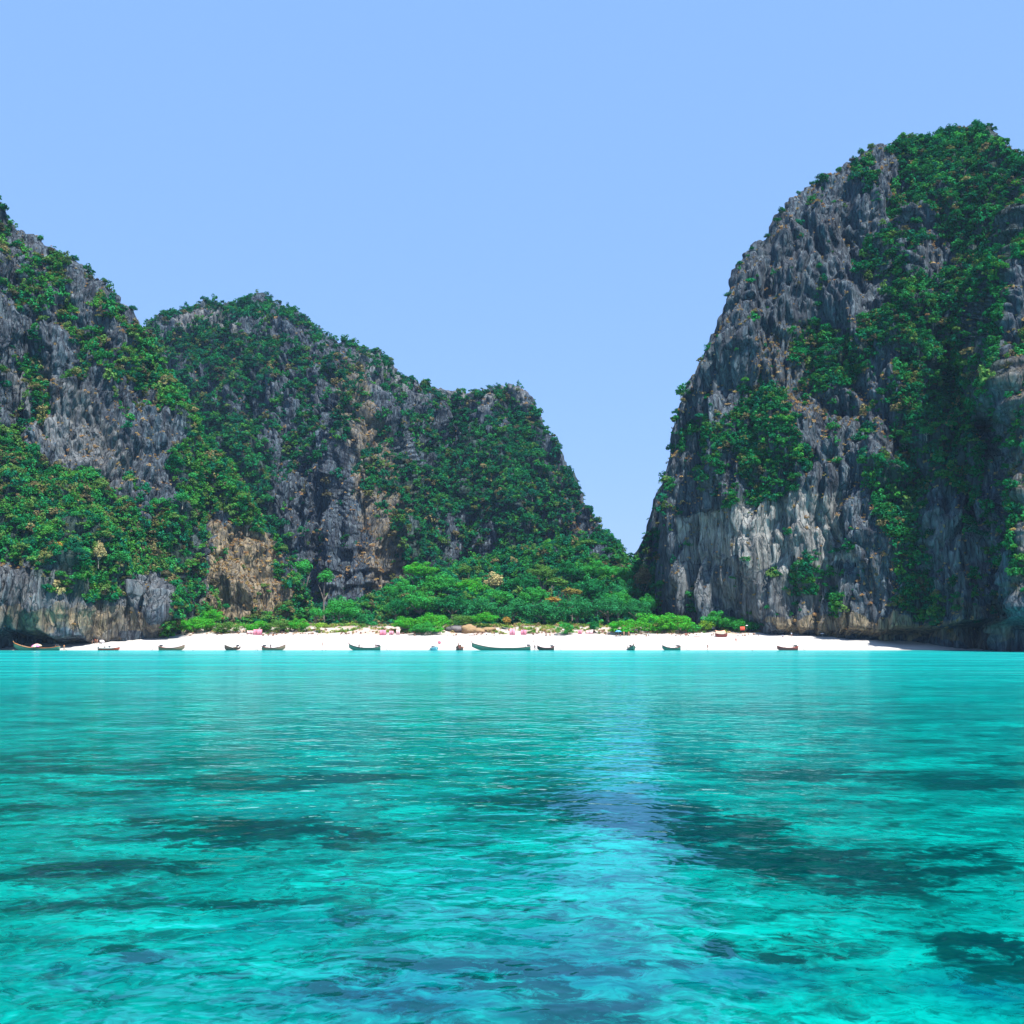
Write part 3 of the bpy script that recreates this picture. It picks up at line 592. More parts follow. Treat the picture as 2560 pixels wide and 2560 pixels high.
# ------------------------------------------------------------------ trees and shrubs one can point to
BIG = [leaf_cloud(6500, .034, 200 + i, 44, f, .86, -.5, (.14, .30)) for i, f in enumerate([.8, .95, .7])]
MID = [leaf_cloud(1500, .068, 220 + i, 15 + i % 3, f, .72, -.35, (.2, .42)) for i, f in enumerate([.95, .75, 1.05, .6])]
for me in BIG + MID: me.materials.append(LEAF)
def limb_mesh(name, seed, forks=4):
    """tapered trunk with limbs for a crown of radius 1 centred at the origin, foot at z = -1 (stretched to the ground)"""
    rs = np.random.RandomState(seed); V, F = [], []
    def tube(p0, p1, r0, r1, n=6, seg=3):
        p0, p1 = Vector(p0), Vector(p1); ax = (p1 - p0).normalized(); sx = ax.orthogonal().normalized(); sy = ax.cross(sx)
        base = len(V)
        for s in range(seg + 1):
            t = s / seg; c = p0.lerp(p1, t) + sx * .03 * math.sin(t * 3.1) ; r = r0 + (r1 - r0) * t
            for k in range(n):
                a = 6.2832 * k / n; V.append(c + (sx * math.cos(a) + sy * math.sin(a)) * r)
        for s in range(seg):
            for k in range(n):
                k2 = (k + 1) % n; F.append((base + s * n + k, base + s * n + k2, base + (s + 1) * n + k2, base + (s + 1) * n + k))
    tube((0, 0, -1), (.03, .02, -.2), .075, .05)
    for k in range(forks):
        a = 6.28 * k / forks + rs.rand(); tube((.02, .02, -.55 + .1 * rs.rand()), (.55 * math.cos(a), .55 * math.sin(a), -.22 + .2 * rs.rand()), .04, .012, 5)
    return mesh_np(name, [tuple(v) for v in V], F)
TRUNKS = [limb_mesh('trunk', 300 + i, 4 + i) for i in range(3)]
for me in TRUNKS: me.materials.append(BARK)
rt = np.random.RandomState(5)
def tree(name, p, r, h, color, label, cat, group=None, big=False, k=None, trunk=True, foot=None):
    """p: crown centre, r: crown half width, h: crown half height"""
    bank = BIG if big else MID; k = rt.randint(0, len(bank)) if k is None else k % len(bank)
    zf = foot if foot is not None else p[2] - h * 1.3
    root = empty(name, (p[0], p[1], zf), rt.uniform(0, 6.28)); tag(root, label, cat, group)
    c = bpy.data.objects.new('crown', bank[k]); link(c, root); c.location = (0, 0, p[2] - zf); c.scale = (r, r, h / [.8, .95, .7][k] / .9 if big else h / [.95, .75, 1.05, .6][k] / .9)
    c.color = tuple(color) + (1,); c['kind'] = 'stuff'
    if trunk:
        t = bpy.data.objects.new('trunk', TRUNKS[rt.randint(0, 3)]); link(t, root)
        zz = p[2] - zf; t.location = (0, 0, zz); t.scale = (r, r, max(zz, .6) + .3)
    return root
G_BRIGHT, G_MID, G_DARK, G_BLUE, G_OLIVE, G_YEL = (.07, .36, .03), (.038, .29, .042), (.014, .15, .040), (.026, .20, .058), (.09, .21, .04), (.19, .36, .04)
BROWN, ORANGE, PALE = (.22, .17, .08), (.38, .24, .05), (.42, .35, .16)
def tree_px(name, px, ptop, w, hh, Y, color, label, cat, **kw):
    """crown whose top, width and height are given in photograph pixels at depth Y"""
    s = Y / FPX; c = at(px, ptop + hh / 2, Y); g = float(ground_z(c.x, Y)) if kw.pop('ground', True) else None
    return tree(name, c, w / 2 * s, hh / 2 * s, color, label, cat, foot=g if g is not None and g < c.z - .1 else c.z - hh * s * .5, **kw)

S = 'beach_shrub'
for a in [   # (px, top, width, height, depth, colour, label, big)
    (1560, 1546, 100, 44, 400, G_BRIGHT, 'bright green beach shrub behind the blue parasol', 1), (1625, 1528, 130, 62, 404, G_BRIGHT, 'tall bright green beach shrub behind the figure in white', 1),
    (1690, 1527, 110, 62, 404, G_BRIGHT, 'rounded bright green beach shrub, right end of the big thicket by the blue parasol', 1), (1725, 1552, 60, 40, 402, G_MID, 'low green shrub on the right flank of the big bright thicket', 0),
    (1800, 1521, 95, 60, 406, G_MID, 'mid green spreading shrub behind the orange shelter', 1), (1850, 1538, 90, 46, 404, G_MID, 'mid green shrub behind the red cloth', 1), (1885, 1546, 60, 40, 403, G_DARK, 'dark green shrub leaning to the foot of the right cliff', 0), (1765, 1545, 50, 40, 404, G_YEL, 'small yellow green shrub between the two large thickets', 0), (1878, 1524, 46, 16, 404, G_MID, 'flat topped green bush jutting against the dark cave', 0),
    (1410, 1551, 54, 42, 397, G_MID, 'round isolated green shrub standing out on the sand bank', 1), (1484, 1550, 38, 34, 402, G_DARK, 'small dark grey green bush beside the round isolated shrub', 0),
    (1020, 1537, 90, 44, 403, G_BRIGHT, 'bright green shrub, left end of the middle thicket', 1), (1085, 1527, 100, 54, 405, G_BRIGHT, 'tall bright green shrub in the middle thicket', 1), (1060, 1552, 80, 38, 398, G_MID, 'low green shrub reaching the sand under the middle thicket', 1), (1095, 1560, 36, 28, 397, G_BRIGHT, 'little round shrub at the sand edge of the middle thicket', 0),
    (1150, 1533, 90, 40, 408, G_OLIVE, 'olive green shrub in the right half of the middle thicket', 1), (1205, 1527, 90, 36, 410, G_BRIGHT, 'bright shrub at the right end of the middle thicket', 1), (1268, 1540, 32, 22, 408, ORANGE, 'orange brown dry shrub among the green at the back of the beach', 0),
    (455, 1545, 60, 38, 399, G_BRIGHT, 'bright green shrub against the left boulder', 1), (500, 1538, 100, 44, 404, G_BRIGHT, 'bright green spreading shrub right of the left boulder', 1), (570, 1552, 90, 34, 402, G_OLIVE, 'olive shrub under the sandy scar', 1), (640, 1548, 90, 36, 404, G_BRIGHT, 'bright shrub right of the sandy scar', 1), (700, 1545, 90, 36, 404, G_OLIVE, 'yellowish shrub above the pink canvas screen', 1), (750, 1542, 70, 40, 405, G_BRIGHT, 'green shrub at the right end of the left thicket', 1), (530, 1520, 70, 40, 412, G_BRIGHT, 'bright shrub climbing towards the sandy scar', 1), (440, 1510, 50, 50, 412, G_MID, 'green shrub wedged behind the left boulder', 1), (485, 1505, 60, 40, 420, G_BLUE, 'blue green bush above the spreading shrub on the left', 1), (565, 1505, 24, 20, 425, G_DARK, 'tiny dark bush in the middle of the sandy scar', 0), (800, 1552, 44, 24, 404, G_YEL, 'pale yellow green clump right of the left thicket', 0)]:
    tree_px(S, *a[:6], a[6], 'shrub', big=bool(a[7]), trunk=False)
T_ = 'broadleaf_tree'
for a in [
    (850, 1485, 105, 78, 432, G_MID, 'spreading green tree between the left cliff foot and the dark hollow', 1), (812, 1420, 60, 50, 480, G_MID, 'flat crowned bright tree on the slope foot left of the dark rock', 0), (760, 1390, 70, 60, 500, G_MID, 'green tree halfway down the left ridge', 0), (905, 1530, 40, 44, 425, G_BLUE, 'grey green young tree in front of the dark hollow', 0), (790, 1510, 44, 44, 430, G_MID, 'leafy tree left of the spreading green tree', 0),
    (1055, 1400, 110, 50, 470, G_BRIGHT, 'flat topped bright green tree, highest of the left wood', 1), (1000, 1440, 90, 70, 460, G_MID, 'green tree at the left edge of the wood above the dark hollow', 1), (1100, 1425, 110, 70, 462, G_MID, 'broad green tree in the left part of the wood', 1), (1160, 1410, 50, 30, 480, G_OLIVE, 'yellowish domed tree behind the left wood', 0), (1050, 1470, 120, 70, 445, G_MID, 'large green tree behind the middle thicket', 1), (1180, 1440, 90, 60, 465, G_BRIGHT, 'bright green tree left of the bare branched tree', 1), (1130, 1478, 110, 64, 440, G_DARK, 'dark green tree behind the middle thicket', 1), (990, 1490, 70, 60, 440, G_DARK, 'dark tree beside the hollow under the wood', 1),
    (1240, 1425, 70, 56, 470, PALE, 'pale half bare tree in the middle of the wood', 0), (1310, 1425, 90, 64, 462, G_DARK, 'dark round tree right of the pale tree', 1), (1360, 1405, 90, 50, 468, G_OLIVE, 'yellow green tree in the middle of the wood', 1), (1395, 1440, 80, 34, 460, G_OLIVE, 'tree with flat yellowish layers above the orange shrubs', 0), (1290, 1385, 120, 70, 500, G_MID, 'green tree on the crest left of the rocky crown', 1), (1220, 1400, 100, 60, 500, G_BRIGHT, 'bright tree on the left shoulder of the knoll', 1), (1350, 1365, 110, 60, 505, G_MID, 'dark crested tree just left of the rocky crown', 1), (1430, 1395, 100, 70, 480, G_DARK, 'dark tree under the rocky crown', 1), (1500, 1395, 100, 60, 475, G_MID, 'flat crowned tree right under the rocky crown', 1), (1545, 1410, 90, 60, 475, G_MID, 'tree at the foot of the gap', 1), (1480, 1440, 120, 80, 458, G_DARK, 'large dark tree in the right half of the wood', 1), (1560, 1440, 90, 80, 455, G_BLUE, 'blue green tree right of the large dark tree', 1), (1605, 1410, 60, 70, 470, BROWN, 'brownish leafless tree against the right cliff', 0), (1470, 1345, 60, 26, 500, G_OLIVE, 'low olive bush crowning the rocky knob', 0), (1590, 1394, 60, 26, 490, G_DARK, 'small dark tree outlined against the sky in the gap', 0), (1555, 1388, 44, 22, 500, G_BLUE, 'hazy little tree outlined against the sky left in the gap', 0),
    (1385, 1490, 60, 22, 440, ORANGE, 'orange flowering shrub in the middle of the wood', 0), (1430, 1466, 60, 26, 445, (.24, .20, .05), 'brown orange shrub next to the orange flowering one', 0),
    (1200, 1490, 120, 70, 430, G_BLUE, 'blue green tree in the front row, left end', 1), (1280, 1488, 120, 76, 428, G_BLUE, 'blue green tree in the front row behind the dry shrub', 1), (1360, 1494, 110, 72, 428, G_BLUE, 'blue green tree in the front row, left of the round isolated shrub', 1), (1440, 1482, 120, 80, 428, G_BLUE, 'tall blue green tree in the front row, centre right', 1), (1520, 1480, 110, 76, 428, G_BLUE, 'blue green tree behind the big bright thicket', 1), (1590, 1492, 90, 66, 426, G_BLUE, 'blue green tree at the right end of the front row', 1), (1240, 1468, 100, 60, 445, G_MID, 'mid green tree behind the front row, left', 1), (1330, 1460, 100, 60, 448, G_MID, 'mid green tree behind the front row, centre', 1), (1545, 1470, 90, 60, 445, G_MID, 'mid green tree behind the front row, right', 1), (1620, 1480, 60, 60, 438, G_MID, 'green tree in the corner by the right cliff', 1)]:
    tree_px(T_, *a[:6], a[6], 'tree', big=bool(a[7]))
# pale flowering trees and other crowns that stand out on the left slope
for a in [(192, 1235, 44, 50, G_OLIVE, PALE, 'creamy white blossoming tree, larger one on the left slope'), (135, 1240, 36, 44, 0, PALE, 'creamy blossoming tree left of the larger one'), (255, 1345, 40, 60, 0, PALE, 'pale tree in the middle of the lower left slope'), (283, 1318, 30, 20, 0, PALE, 'small pale flowering crown above the boulder slope'), (150, 1345, 36, 26, 0, ORANGE, 'golden crowned tree on the left slope'), (235, 1445, 50, 40, 0, G_YEL, 'yellow green tree at the brink of the lower left cliff'), (320, 1380, 60, 44, 0, BROWN, 'bare greyish tree above the left boulder'), (610, 1215, 46, 50, 0, G_OLIVE, 'rounded olive tree on the left ridge'), (620, 1265, 50, 60, 0, G_OLIVE, 'tall olive tree hanging over the left ridge')]:
    px, top, w, hh, _, col, lab = a
    k = np.argmin((LEFT.px[:LEFT.nr] - px) ** 2 + (LEFT.py[:LEFT.nr] - top - hh * .6) ** 2); p = LEFT.P[:LEFT.nr].reshape(-1, 3)[k] + np.array([0, -2.0, 0]); s = p[1] / FPX
    tree('slope_tree', p, w / 2 * s, hh / 2 * s, col, lab, 'tree')
# countable crowns scattered on the slopes and along the skylines
def slope_trees(M, n, seed, poly, label, group, rr, wg, mul=1.0, gap=5.5, crest=False, nz=.12):
    rs = np.random.RandomState(seed); out = []; xs_ = (max(0, min(q[0] for q in poly)), min(2560, max(q[0] for q in poly))); ys_ = (max(400, min(q[1] for q in poly)), min(1560, max(q[1] for q in poly)))
    P, N, px, py = [a.reshape(-1, a.shape[-1]) if a.ndim == 3 else a.ravel() for a in (M.P, M.N, M.px, M.py)]
    if crest:
        cand = []
        for c in rs.permutation(M.px.shape[1])[: n * 4]:
            r_ = int(np.argmin(M.py[:, c])); cand.append(r_ * M.px.shape[1] + c)
        cand = [c for c in cand if in_poly(px[c:c + 1], py[c:c + 1], poly)[0]]
    else:
        ok = in_poly(px, py, poly) & (N[:, 2] > nz) & (M.f['veg'].ravel() > .3); cand = rs.permutation(np.nonzero(ok)[0])[: n * 30]
    for c in cand:
        if len(out) >= n: break
        p = P[c]
        if any((p[0] - q[0]) ** 2 + (p[1] - q[1]) ** 2 + (p[2] - q[2]) ** 2 < gap * gap for q in out): continue
        out.append(p); r = rs.uniform(*rr)
        col = tints(1, rs, wg, .07, mul)[0]
        hue = 'dry yellowish' if col[0] > .5 * col[1] else 'olive green' if col[0] > .35 * col[1] else 'bluish green' if col[2] > .4 * col[1] else 'bright green' if col[1] > .19 else 'deep green'
        size = 'big' if r > rr[0] * .4 + rr[1] * .6 else 'small' if r < rr[0] * .7 + rr[1] * .3 else 'middling'
        c0 = to_px(*[float(v) for v in p]); 
        part_ = ('upper' if c0[1] < ys_[0] + (ys_[1] - ys_[0]) * .36 else 'lower' if c0[1] > ys_[0] + (ys_[1] - ys_[0]) * .68 else 'middle') + (' left' if c0[0] < xs_[0] + (xs_[1] - xs_[0]) * .5 else ' right')
        tree('slope_tree', p + np.array([0, -.6, r * .35]), r, r * rs.uniform(.65, .95), col, f'{size} {hue} {label}, {part_} part', 'tree', group=group, k=rs.randint(0, 4))
slope_trees(LEFT, 85, 31, [(0, 1060), (240, 1180), (420, 1200), (520, 1200), (530, 1300), (480, 1480), (330, 1440), (200, 1480), (0, 1400)], 'tree on the wooded slope of the left headland', 'trees on the left slope', (2.2, 4.2), (3, 3, 2, 2, 2), 1.05)
slope_trees(LEFT, 16, 32, [(0, 0), (900, 0), (900, 1700), (0, 1700)], 'skyline tree on the left headland', 'trees on the left skyline', (1.3, 2.6), (3, 3, 3, 1, 2), .9, 6, True)
slope_trees(BACK, 60, 33, [(380, 860), (640, 860), (700, 1300), (740, 1450), (600, 1330), (420, 1060)], 'tree on the far ridge, left half', 'trees on the far ridge, left half', (2.6, 5.0), (3, 2, 4, 1, 1), .95, 7)
slope_trees(BACK, 34, 34, [(1000, 1100), (1320, 1080), (1440, 1400), (1100, 1420), (990, 1400)], 'tree on the far ridge, right half', 'trees on the far ridge, right half', (2.6, 4.6), (3, 1, 5, 1, 0), .8, 7)
slope_trees(BACK, 18, 35, [(300, 0), (1560, 0), (1560, 1700), (300, 1700)], 'skyline tree on the far ridge', 'trees on the far skyline', (1.6, 3.2), (3, 2, 4, 1, 1), .8, 8, True)
slope_trees(RIGHT, 60, 36, [(2200, 340), (2560, 330), (2560, 900), (2480, 1200), (2240, 1180), (2100, 900), (1850, 1150), (1700, 1200), (1700, 1060), (1950, 850), (2250, 720)], 'tree in the gullies of the right cliff', 'trees in the gullies of the right cliff', (1.8, 3.6), (4, 3, 2, 1, 0), .95, 5)
slope_trees(RIGHT, 24, 37, [(1650, 0), (2600, 0), (2600, 1500), (1650, 1500)], 'skyline tree on the right cliff', 'trees on the right skyline', (1.2, 2.8), (4, 2, 3, 1, 1), .8, 4.5, True)
# the wind shaped trees on the summit of the right cliff
for px, top, w, hh, lab in [(2400, 330, 70, 44, 'wide bright tree crowning the summit of the right cliff'), (2460, 326, 60, 50, 'tree leaning over the notch beside the right summit'), (2290, 338, 60, 40, 'dark tree left of the right summit'), (2345, 330, 50, 36, 'round tree between the two summit trees'), (2535, 388, 60, 40, 'tree right of the notch at the top right edge'), (2220, 362, 40, 34, 'thin tree where the summit ridge starts to fall left'), (2055, 440, 40, 30, 'bluish tree on the left shoulder of the right cliff')]:
    k = np.argmin((RIGHT.px[:RIGHT.nr] - px) ** 2 + (RIGHT.py[:RIGHT.nr] - top - hh * .6) ** 2); p = RIGHT.P[:RIGHT.nr].reshape(-1, 3)[k]; s = p[1] / FPX
    tree('summit_tree', p + np.array([0, 0, 1.0]), w / 2 * s, hh / 2 * s, G_MID if px > 2300 else G_DARK, lab, 'tree')

# low plants, dead weed and pale rubble on the bank behind the sand
rs = np.random.RandomState(60)
def bank(n, y0, y1, x0=-155, x1=100):
    x = rs.uniform(x0, x1, n); y = rs.uniform(y0, y1, n); return np.stack([x, y, ground_z(x, y)], 1)
P = bank(1500, 401, 424); keep = (fbm(P[:, 0] / 10, P[:, 1] / 6, 0 * P[:, 0], 2) > -.12); P = P[keep]; n = len(P)
c = np.array([(.20, .34, .05), (.30, .36, .08), (.12, .26, .05), (.40, .30, .14)])[rs.randint(0, 4, n)] * rs.uniform(.7, 1.2, (n, 1))
scatter('bank_grass', P, rs.uniform(.7, 1.7, n), c, TUFTS + CLUMPS[:2], 'yellow green grass and creepers on the sand bank')
P = bank(900, 394, 408); n = len(P)
c = np.array([(.36, .20, .13), (.45, .30, .22), (.28, .17, .12)])[rs.randint(0, 3, n)] * rs.uniform(.7, 1.2, (n, 1))
keep = (fbm(P[:, 0] / 8, P[:, 1] / 6, 5 + 0 * P[:, 0], 2) > .02); scatter('dead_creepers', P[keep], rs.uniform(.35, .9, n)[keep], c[keep], TUFTS, 'reddish dead creepers at the top of the sand')
P = bank(600, 424, 470, -72, 90); n = len(P)
scatter('wood_undergrowth', P + np.array([0, 0, .5]), rs.uniform(1.2, 2.8, n), tints(n, rs, (3, 3, 3, 1, 1), .05), CLUMPS, 'dark undergrowth below the beach wood')

# boulders
STONE = {}
def boulder_mesh(seed):
    bm = bmesh.new(); bmesh.ops.create_icosphere(bm, subdivisions=3, radius=1.0)
    V = np.array([v.co[:] for v in bm.verts]); d = 1 + .35 * pn(V[:, 0] * 1.3 + seed, V[:, 1] * 1.3, V[:, 2] * 1.3) + .18 * pn(V[:, 0] * 3 + seed, V[:, 1] * 3, V[:, 2] * 3)
    for v, k in zip(bm.verts, d): v.co = v.co * float(k)
    me = bpy.data.meshes.new('boulder'); bm.to_mesh(me); bm.free(); me.shade_smooth(); return me
def stone_mat(name, c):
    m, nt = new_mat(name); T = NT(nt); pos = T.n('ShaderNodeNewGeometry').outputs['Position']; f, _ = T.noise(pos, 1.1, 6, .7)
    b = T.n('ShaderNodeBump'); b.inputs['Distance'].default_value = .4; T.l(f, b.inputs['Height'])
    T.out(bsdf(T, T.mix(f, tuple(x * .45 for x in c), c), .9, .15, b.outputs[0])); return m
M_TAN, M_GREY, M_WHITE = stone_mat('tan_rock', (.42, .28, .15)), stone_mat('grey_rock', (.22, .20, .20)), stone_mat('bleached_rock', (.75, .68, .62))
for px, py, w, hh, Y, mt, lab in [(1172, 1574, 44, 20, 404, M_TAN, 'tan boulder right of the middle thicket'), (1197, 1578, 30, 12, 402, M_TAN, 'flat ochre rock beside the tan boulder'), (1140, 1572, 50, 14, 405, M_GREY, 'grey rock shelf at the foot of the middle thicket'), (1222, 1574, 40, 10, 405, M_TAN, 'low tan rock, rightmost of the rocks by the middle thicket'),
        (1022, 1570, 40, 10, 405, M_GREY, 'grey rock under the left end of the middle thicket'), (1955, 1580, 26, 16, 401, M_GREY, 'grey boulder in the mouth of the cave by the right cliff'), (1935, 1584, 18, 10, 400, M_GREY, 'small grey stone left of the cave boulder'), (1995, 1588, 30, 8, 396, M_GREY, 'low dark stone at the foot of the right cliff')]:
    c = at(px, py, Y); s = Y / FPX; me = boulder_mesh(px * .37); me.materials.append(mt)
    o = bpy.data.objects.new('boulder', me); link(o); o.location = c; o.scale = (w / 2 * s, w / 2 * s * .8, hh / 2 * s * 1.3); tag(o, lab, 'boulder')

# ------------------------------------------------------------------ mesh building helpers for small things
class MB:
    def __init__(s): s.V, s.F = [], []
    def ring_loft(s, rings, close=True, cap=True):
        b = len(s.V); n = len(rings[0])
        for r in rings: s.V += [tuple(p) for p in r]
        for i in range(len(rings) - 1):
            for k in range(n if close else n - 1):
                k2 = (k + 1) % n; s.F.append((b + i * n + k, b + i * n + k2, b + (i + 1) * n + k2, b + (i + 1) * n + k))
        if cap and close:
            s.F.append(tuple(b + k for k in range(n))[::-1]); s.F.append(tuple(b + (len(rings) - 1) * n + k for k in range(n)))
        return s
    def tube(s, pts, r, n=7):
        rs_ = r if isinstance(r, (list, tuple)) else [r] * len(pts); pts = [Vector(p) for p in pts]; rings = []
        for i, p in enumerate(pts):
            ax = (pts[min(i + 1, len(pts) - 1)] - pts[max(i - 1, 0)]).normalized(); up = Vector((0, 0, 1)) if abs(ax.z) < .9 else Vector((1, 0, 0))
            sx = ax.cross(up).normalized(); sy = sx.cross(ax)
            rings.append([p + (sx * math.cos(6.2832 * k / n) + sy * math.sin(6.2832 * k / n)) * rs_[i] for k in range(n)])
        return s.ring_loft(rings)
    def box(s, c, d, rz=0):
        c = Vector(c); m = Matrix.Rotation(rz, 3, 'Z'); b = len(s.V)
        for z in (-1, 1):
            for x, y in ((-1, -1), (1, -1), (1, 1), (-1, 1)): s.V.append(tuple(c + m @ Vector((x * d[0] / 2, y * d[1] / 2, z * d[2] / 2))))
        for f in ((3, 2, 1, 0), (4, 5, 6, 7), (0, 1, 5, 4), (1, 2, 6, 5), (2, 3, 7, 6), (3, 0, 4, 7)): s.F.append(tuple(b + k for k in f))
        return s
    def build(s, name, mat, parent=None, bevel=0, smooth=True):
        me = bpy.data.meshes.new(name); me.from_pydata([tuple(v) for v in s.V], [], s.F)
        if smooth: me.shade_smooth()
        me.materials.append(mat); o = link(bpy.data.objects.new(name, me), parent)
        if bevel:
            md = o.modifiers.new('bevel', 'BEVEL'); md.width = bevel; md.segments = 2
        return o
_pm = {}
def pm(name, c, rough=.6):
    if name not in _pm: _pm[name] = paint(name, c, rough)
    return _pm[name]
WOOD, DKWOOD, REDP, ORANGEP, WHITEP = pm('weathered_wood', (.20, .13, .08)), pm('dark_wood', (.07, .045, .035)), pm('red_paint', (.42, .07, .04)), pm('orange_paint', (.60, .20, .05)), pm('white_paint', (.8, .8, .78))
GREENP, METAL, BLUEP, PINKP = pm('green_paint', (.06, .15, .11)), pm('dark_engine', (.05, .05, .055), .4), pm('pale_blue_paint', (.35, .55, .62)), pm('pink_cloth', (.75, .30, .38), .9)
MAROON = pm('maroon_paint', (.24, .06, .05))

def boat_hull(L, W, H, bow, stern, n=26):
    """plank hull: curved bottom, raised bow (+x) and lower raised stern; open inside"""
    rings = []
    def sec(x):
        t = x / L + .5                                      # 0 stern .. 1 bow
        w = W / 2 * (1 - max(0, (t - .55) / .45) ** 2.0) * (1 - .35 * max(0, (.25 - t) / .25) ** 1.6); w = max(w, .04)
        top = H + bow * max(0, (t - .45) / .55) ** 2.2 + stern * max(0, (.3 - t) / .3) ** 2
        bot = -.25 + (bow * .72 + .25) * max(0, (t - .72) / .28) ** 2.2 + (stern * .3 + .15) * max(0, (.12 - t) / .12)
        return w, top, min(bot, top - .12)
    for i in range(n + 1):
        x = -L / 2 + L * i / n; w, top, bot = sec(x); fl = top - bot
        out = [(x, -w, top), (x, -w * .93, top - fl * .3), (x, -w * .72, top - fl * .7), (x, -w * .3, bot + fl * .06), (x, 0, bot), (x, w * .3, bot + fl * .06), (x, w * .72, top - fl * .7), (x, w * .93, top - fl * .3), (x, w, top)]
        wi = max(w - .07, .015)
        inn = [(x, wi, top), (x, wi * .9, top - fl * .3), (x, wi * .6, top - fl * .6), (x, 0, top - fl * .68), (x, -wi * .6, top - fl * .6), (x, -wi * .9, top - fl * .3), (x, -wi, top)]
        rings.append(out + inn)
    return rings, sec
def longtail(L, face, p, label, hull=WOOD, rail=ORANGEP, canopy=None, engine=True, prow=True, W=2.0, bow=1.5, group='longtail boats along the shore', posts=False, bowcol=None):
    """face: heading of the bow in degrees (0 = towards +x)"""
    root = empty('longtail_boat', p, R(face)); tag(root, label, 'boat', group)
    rings, sec = boat_hull(L, W, .75, bow, .55)
    MB().ring_loft(rings).build('hull', hull, root)
    for sgn in (-1, 1):
        pts = []
        for i in range(27):
            x = -L / 2 + L * i / 26; w, top, bot = sec(x); pts.append((x, sgn * (w + .02), top + .02))
        MB().tube(pts, .06, 6).build('gunwale', rail, root)
    for t in (.30, .45, .58):
        x = -L / 2 + L * t; w, top, _ = sec(x); MB().box((x, 0, top - .18), (.35, 2 * w - .18, .06)).build('thwart', DKWOOD, root)
    if prow:
        w, top, _ = sec(L / 2); pr = MB().tube([(L / 2 - .35, 0, top - .25), (L / 2 + .05, 0, top + .25), (L / 2 + .3, 0, top + .95)], [.11, .10, .05], 8).build('prow_post', hull, root)
        MB().tube([(L / 2 + .06, 0, top + .22), (L / 2 + .12, 0, top + .42)], [.17, .16], 8).build('ribbon', bowcol or REDP, pr)
    if engine:
        x = -L / 2 + .7; w, top, _ = sec(x)
        e = MB(); e.box((x, 0, top + .45), (.95, .5, .5)); e = e.build('engine', METAL, root, .06)
        MB().tube([(x + .1, 0, top + .05), (x + .1, 0, top + .3)], .09).build('mount', METAL, e)
        MB().tube([(x - .4, 0, top + .4), (x - 1.6, 0, top - .1), (x - 3.0, 0, .02)], .05).build('propeller_shaft', METAL, e)
        MB().tube([(x + .4, 0, top + .5), (x + 1.3, 0, top + .75)], .035).build('tiller', METAL, e)
    if canopy or posts:
        xs = (-L * .26, L * .12); zt = 2.35
        for x in xs:
            for sgn in (-1, 1):
                w, top, _ = sec(x); MB().tube([(x, sgn * w * .85, top), (x, sgn * w * .8, zt)], .045).build('canopy_post', DKWOOD, root)
        for sgn in (-1, 1): MB().tube([(xs[0] - .3, sgn * W * .38, zt), (xs[1] + .3, sgn * W * .38, zt)], .035).build('canopy_rail', MAROON, root)
        if canopy:
            rg = []
            for i in range(9):
                x = xs[0] - .4 + (xs[1] - xs[0] + .8) * i / 8; sag = .05 * math.sin(i * 2.1)
                up = [(x, W * .45 * k, zt + .22 * (1 - k * k) + sag) for k in (-1, -.6, -.2, .2, .6, 1)]
                rg.append(up + [(a, b * .98, c - .03) for a, b, c in reversed(up)])
            MB().ring_loft(rg).build('canopy', canopy, root)
    return root
def shore(px, Y=359.0, z=0.0): v = at(px, 1600, Y); return (v.x, Y, z)

# ------------------------------------------------------------------ people
def colour_material(name, rough):
    m, nt = new_mat(name); T = NT(nt); oc = T.n('ShaderNodeObjectInfo').outputs['Color']
    f, _ = T.noise(T.n('ShaderNodeTexCoord').outputs['Object'], 6, 3); T.out(bsdf(T, T.mix(T.math('MULTIPLY', f, .35), oc, (.1, .06, .04)), rough, .25)); return m
SKINM, CLOTHM = colour_material('skin', .6), colour_material('cloth', .9)
def skin_mesh(name, joints, edges, root, sub=1):
    """one continuous surface grown over a skeleton: joints = {key: (xyz, radius)}"""
    keys = list(joints); me = bpy.data.meshes.new(name); me.from_pydata([joints[k][0] for k in keys], [(keys.index(a), keys.index(b)) for a, b in edges], [])
    o = bpy.data.objects.new(name, me); COL.objects.link(o); o.modifiers.new('s', 'SKIN')
    for i, k in enumerate(keys):
        sv = me.skin_vertices[0].data[i]; r = joints[k][1]; sv.radius = (r, r) if not isinstance(r, tuple) else r; sv.use_root = (k == root)
    sb = o.modifiers.new('d', 'SUBSURF'); sb.levels = sub
    bpy.context.view_layer.update(); dg = bpy.context.evaluated_depsgraph_get(); res = bpy.data.meshes.new_from_object(o.evaluated_get(dg))
    COL.objects.unlink(o); bpy.data.objects.remove(o); res.name = name; res.shade_smooth(); return res
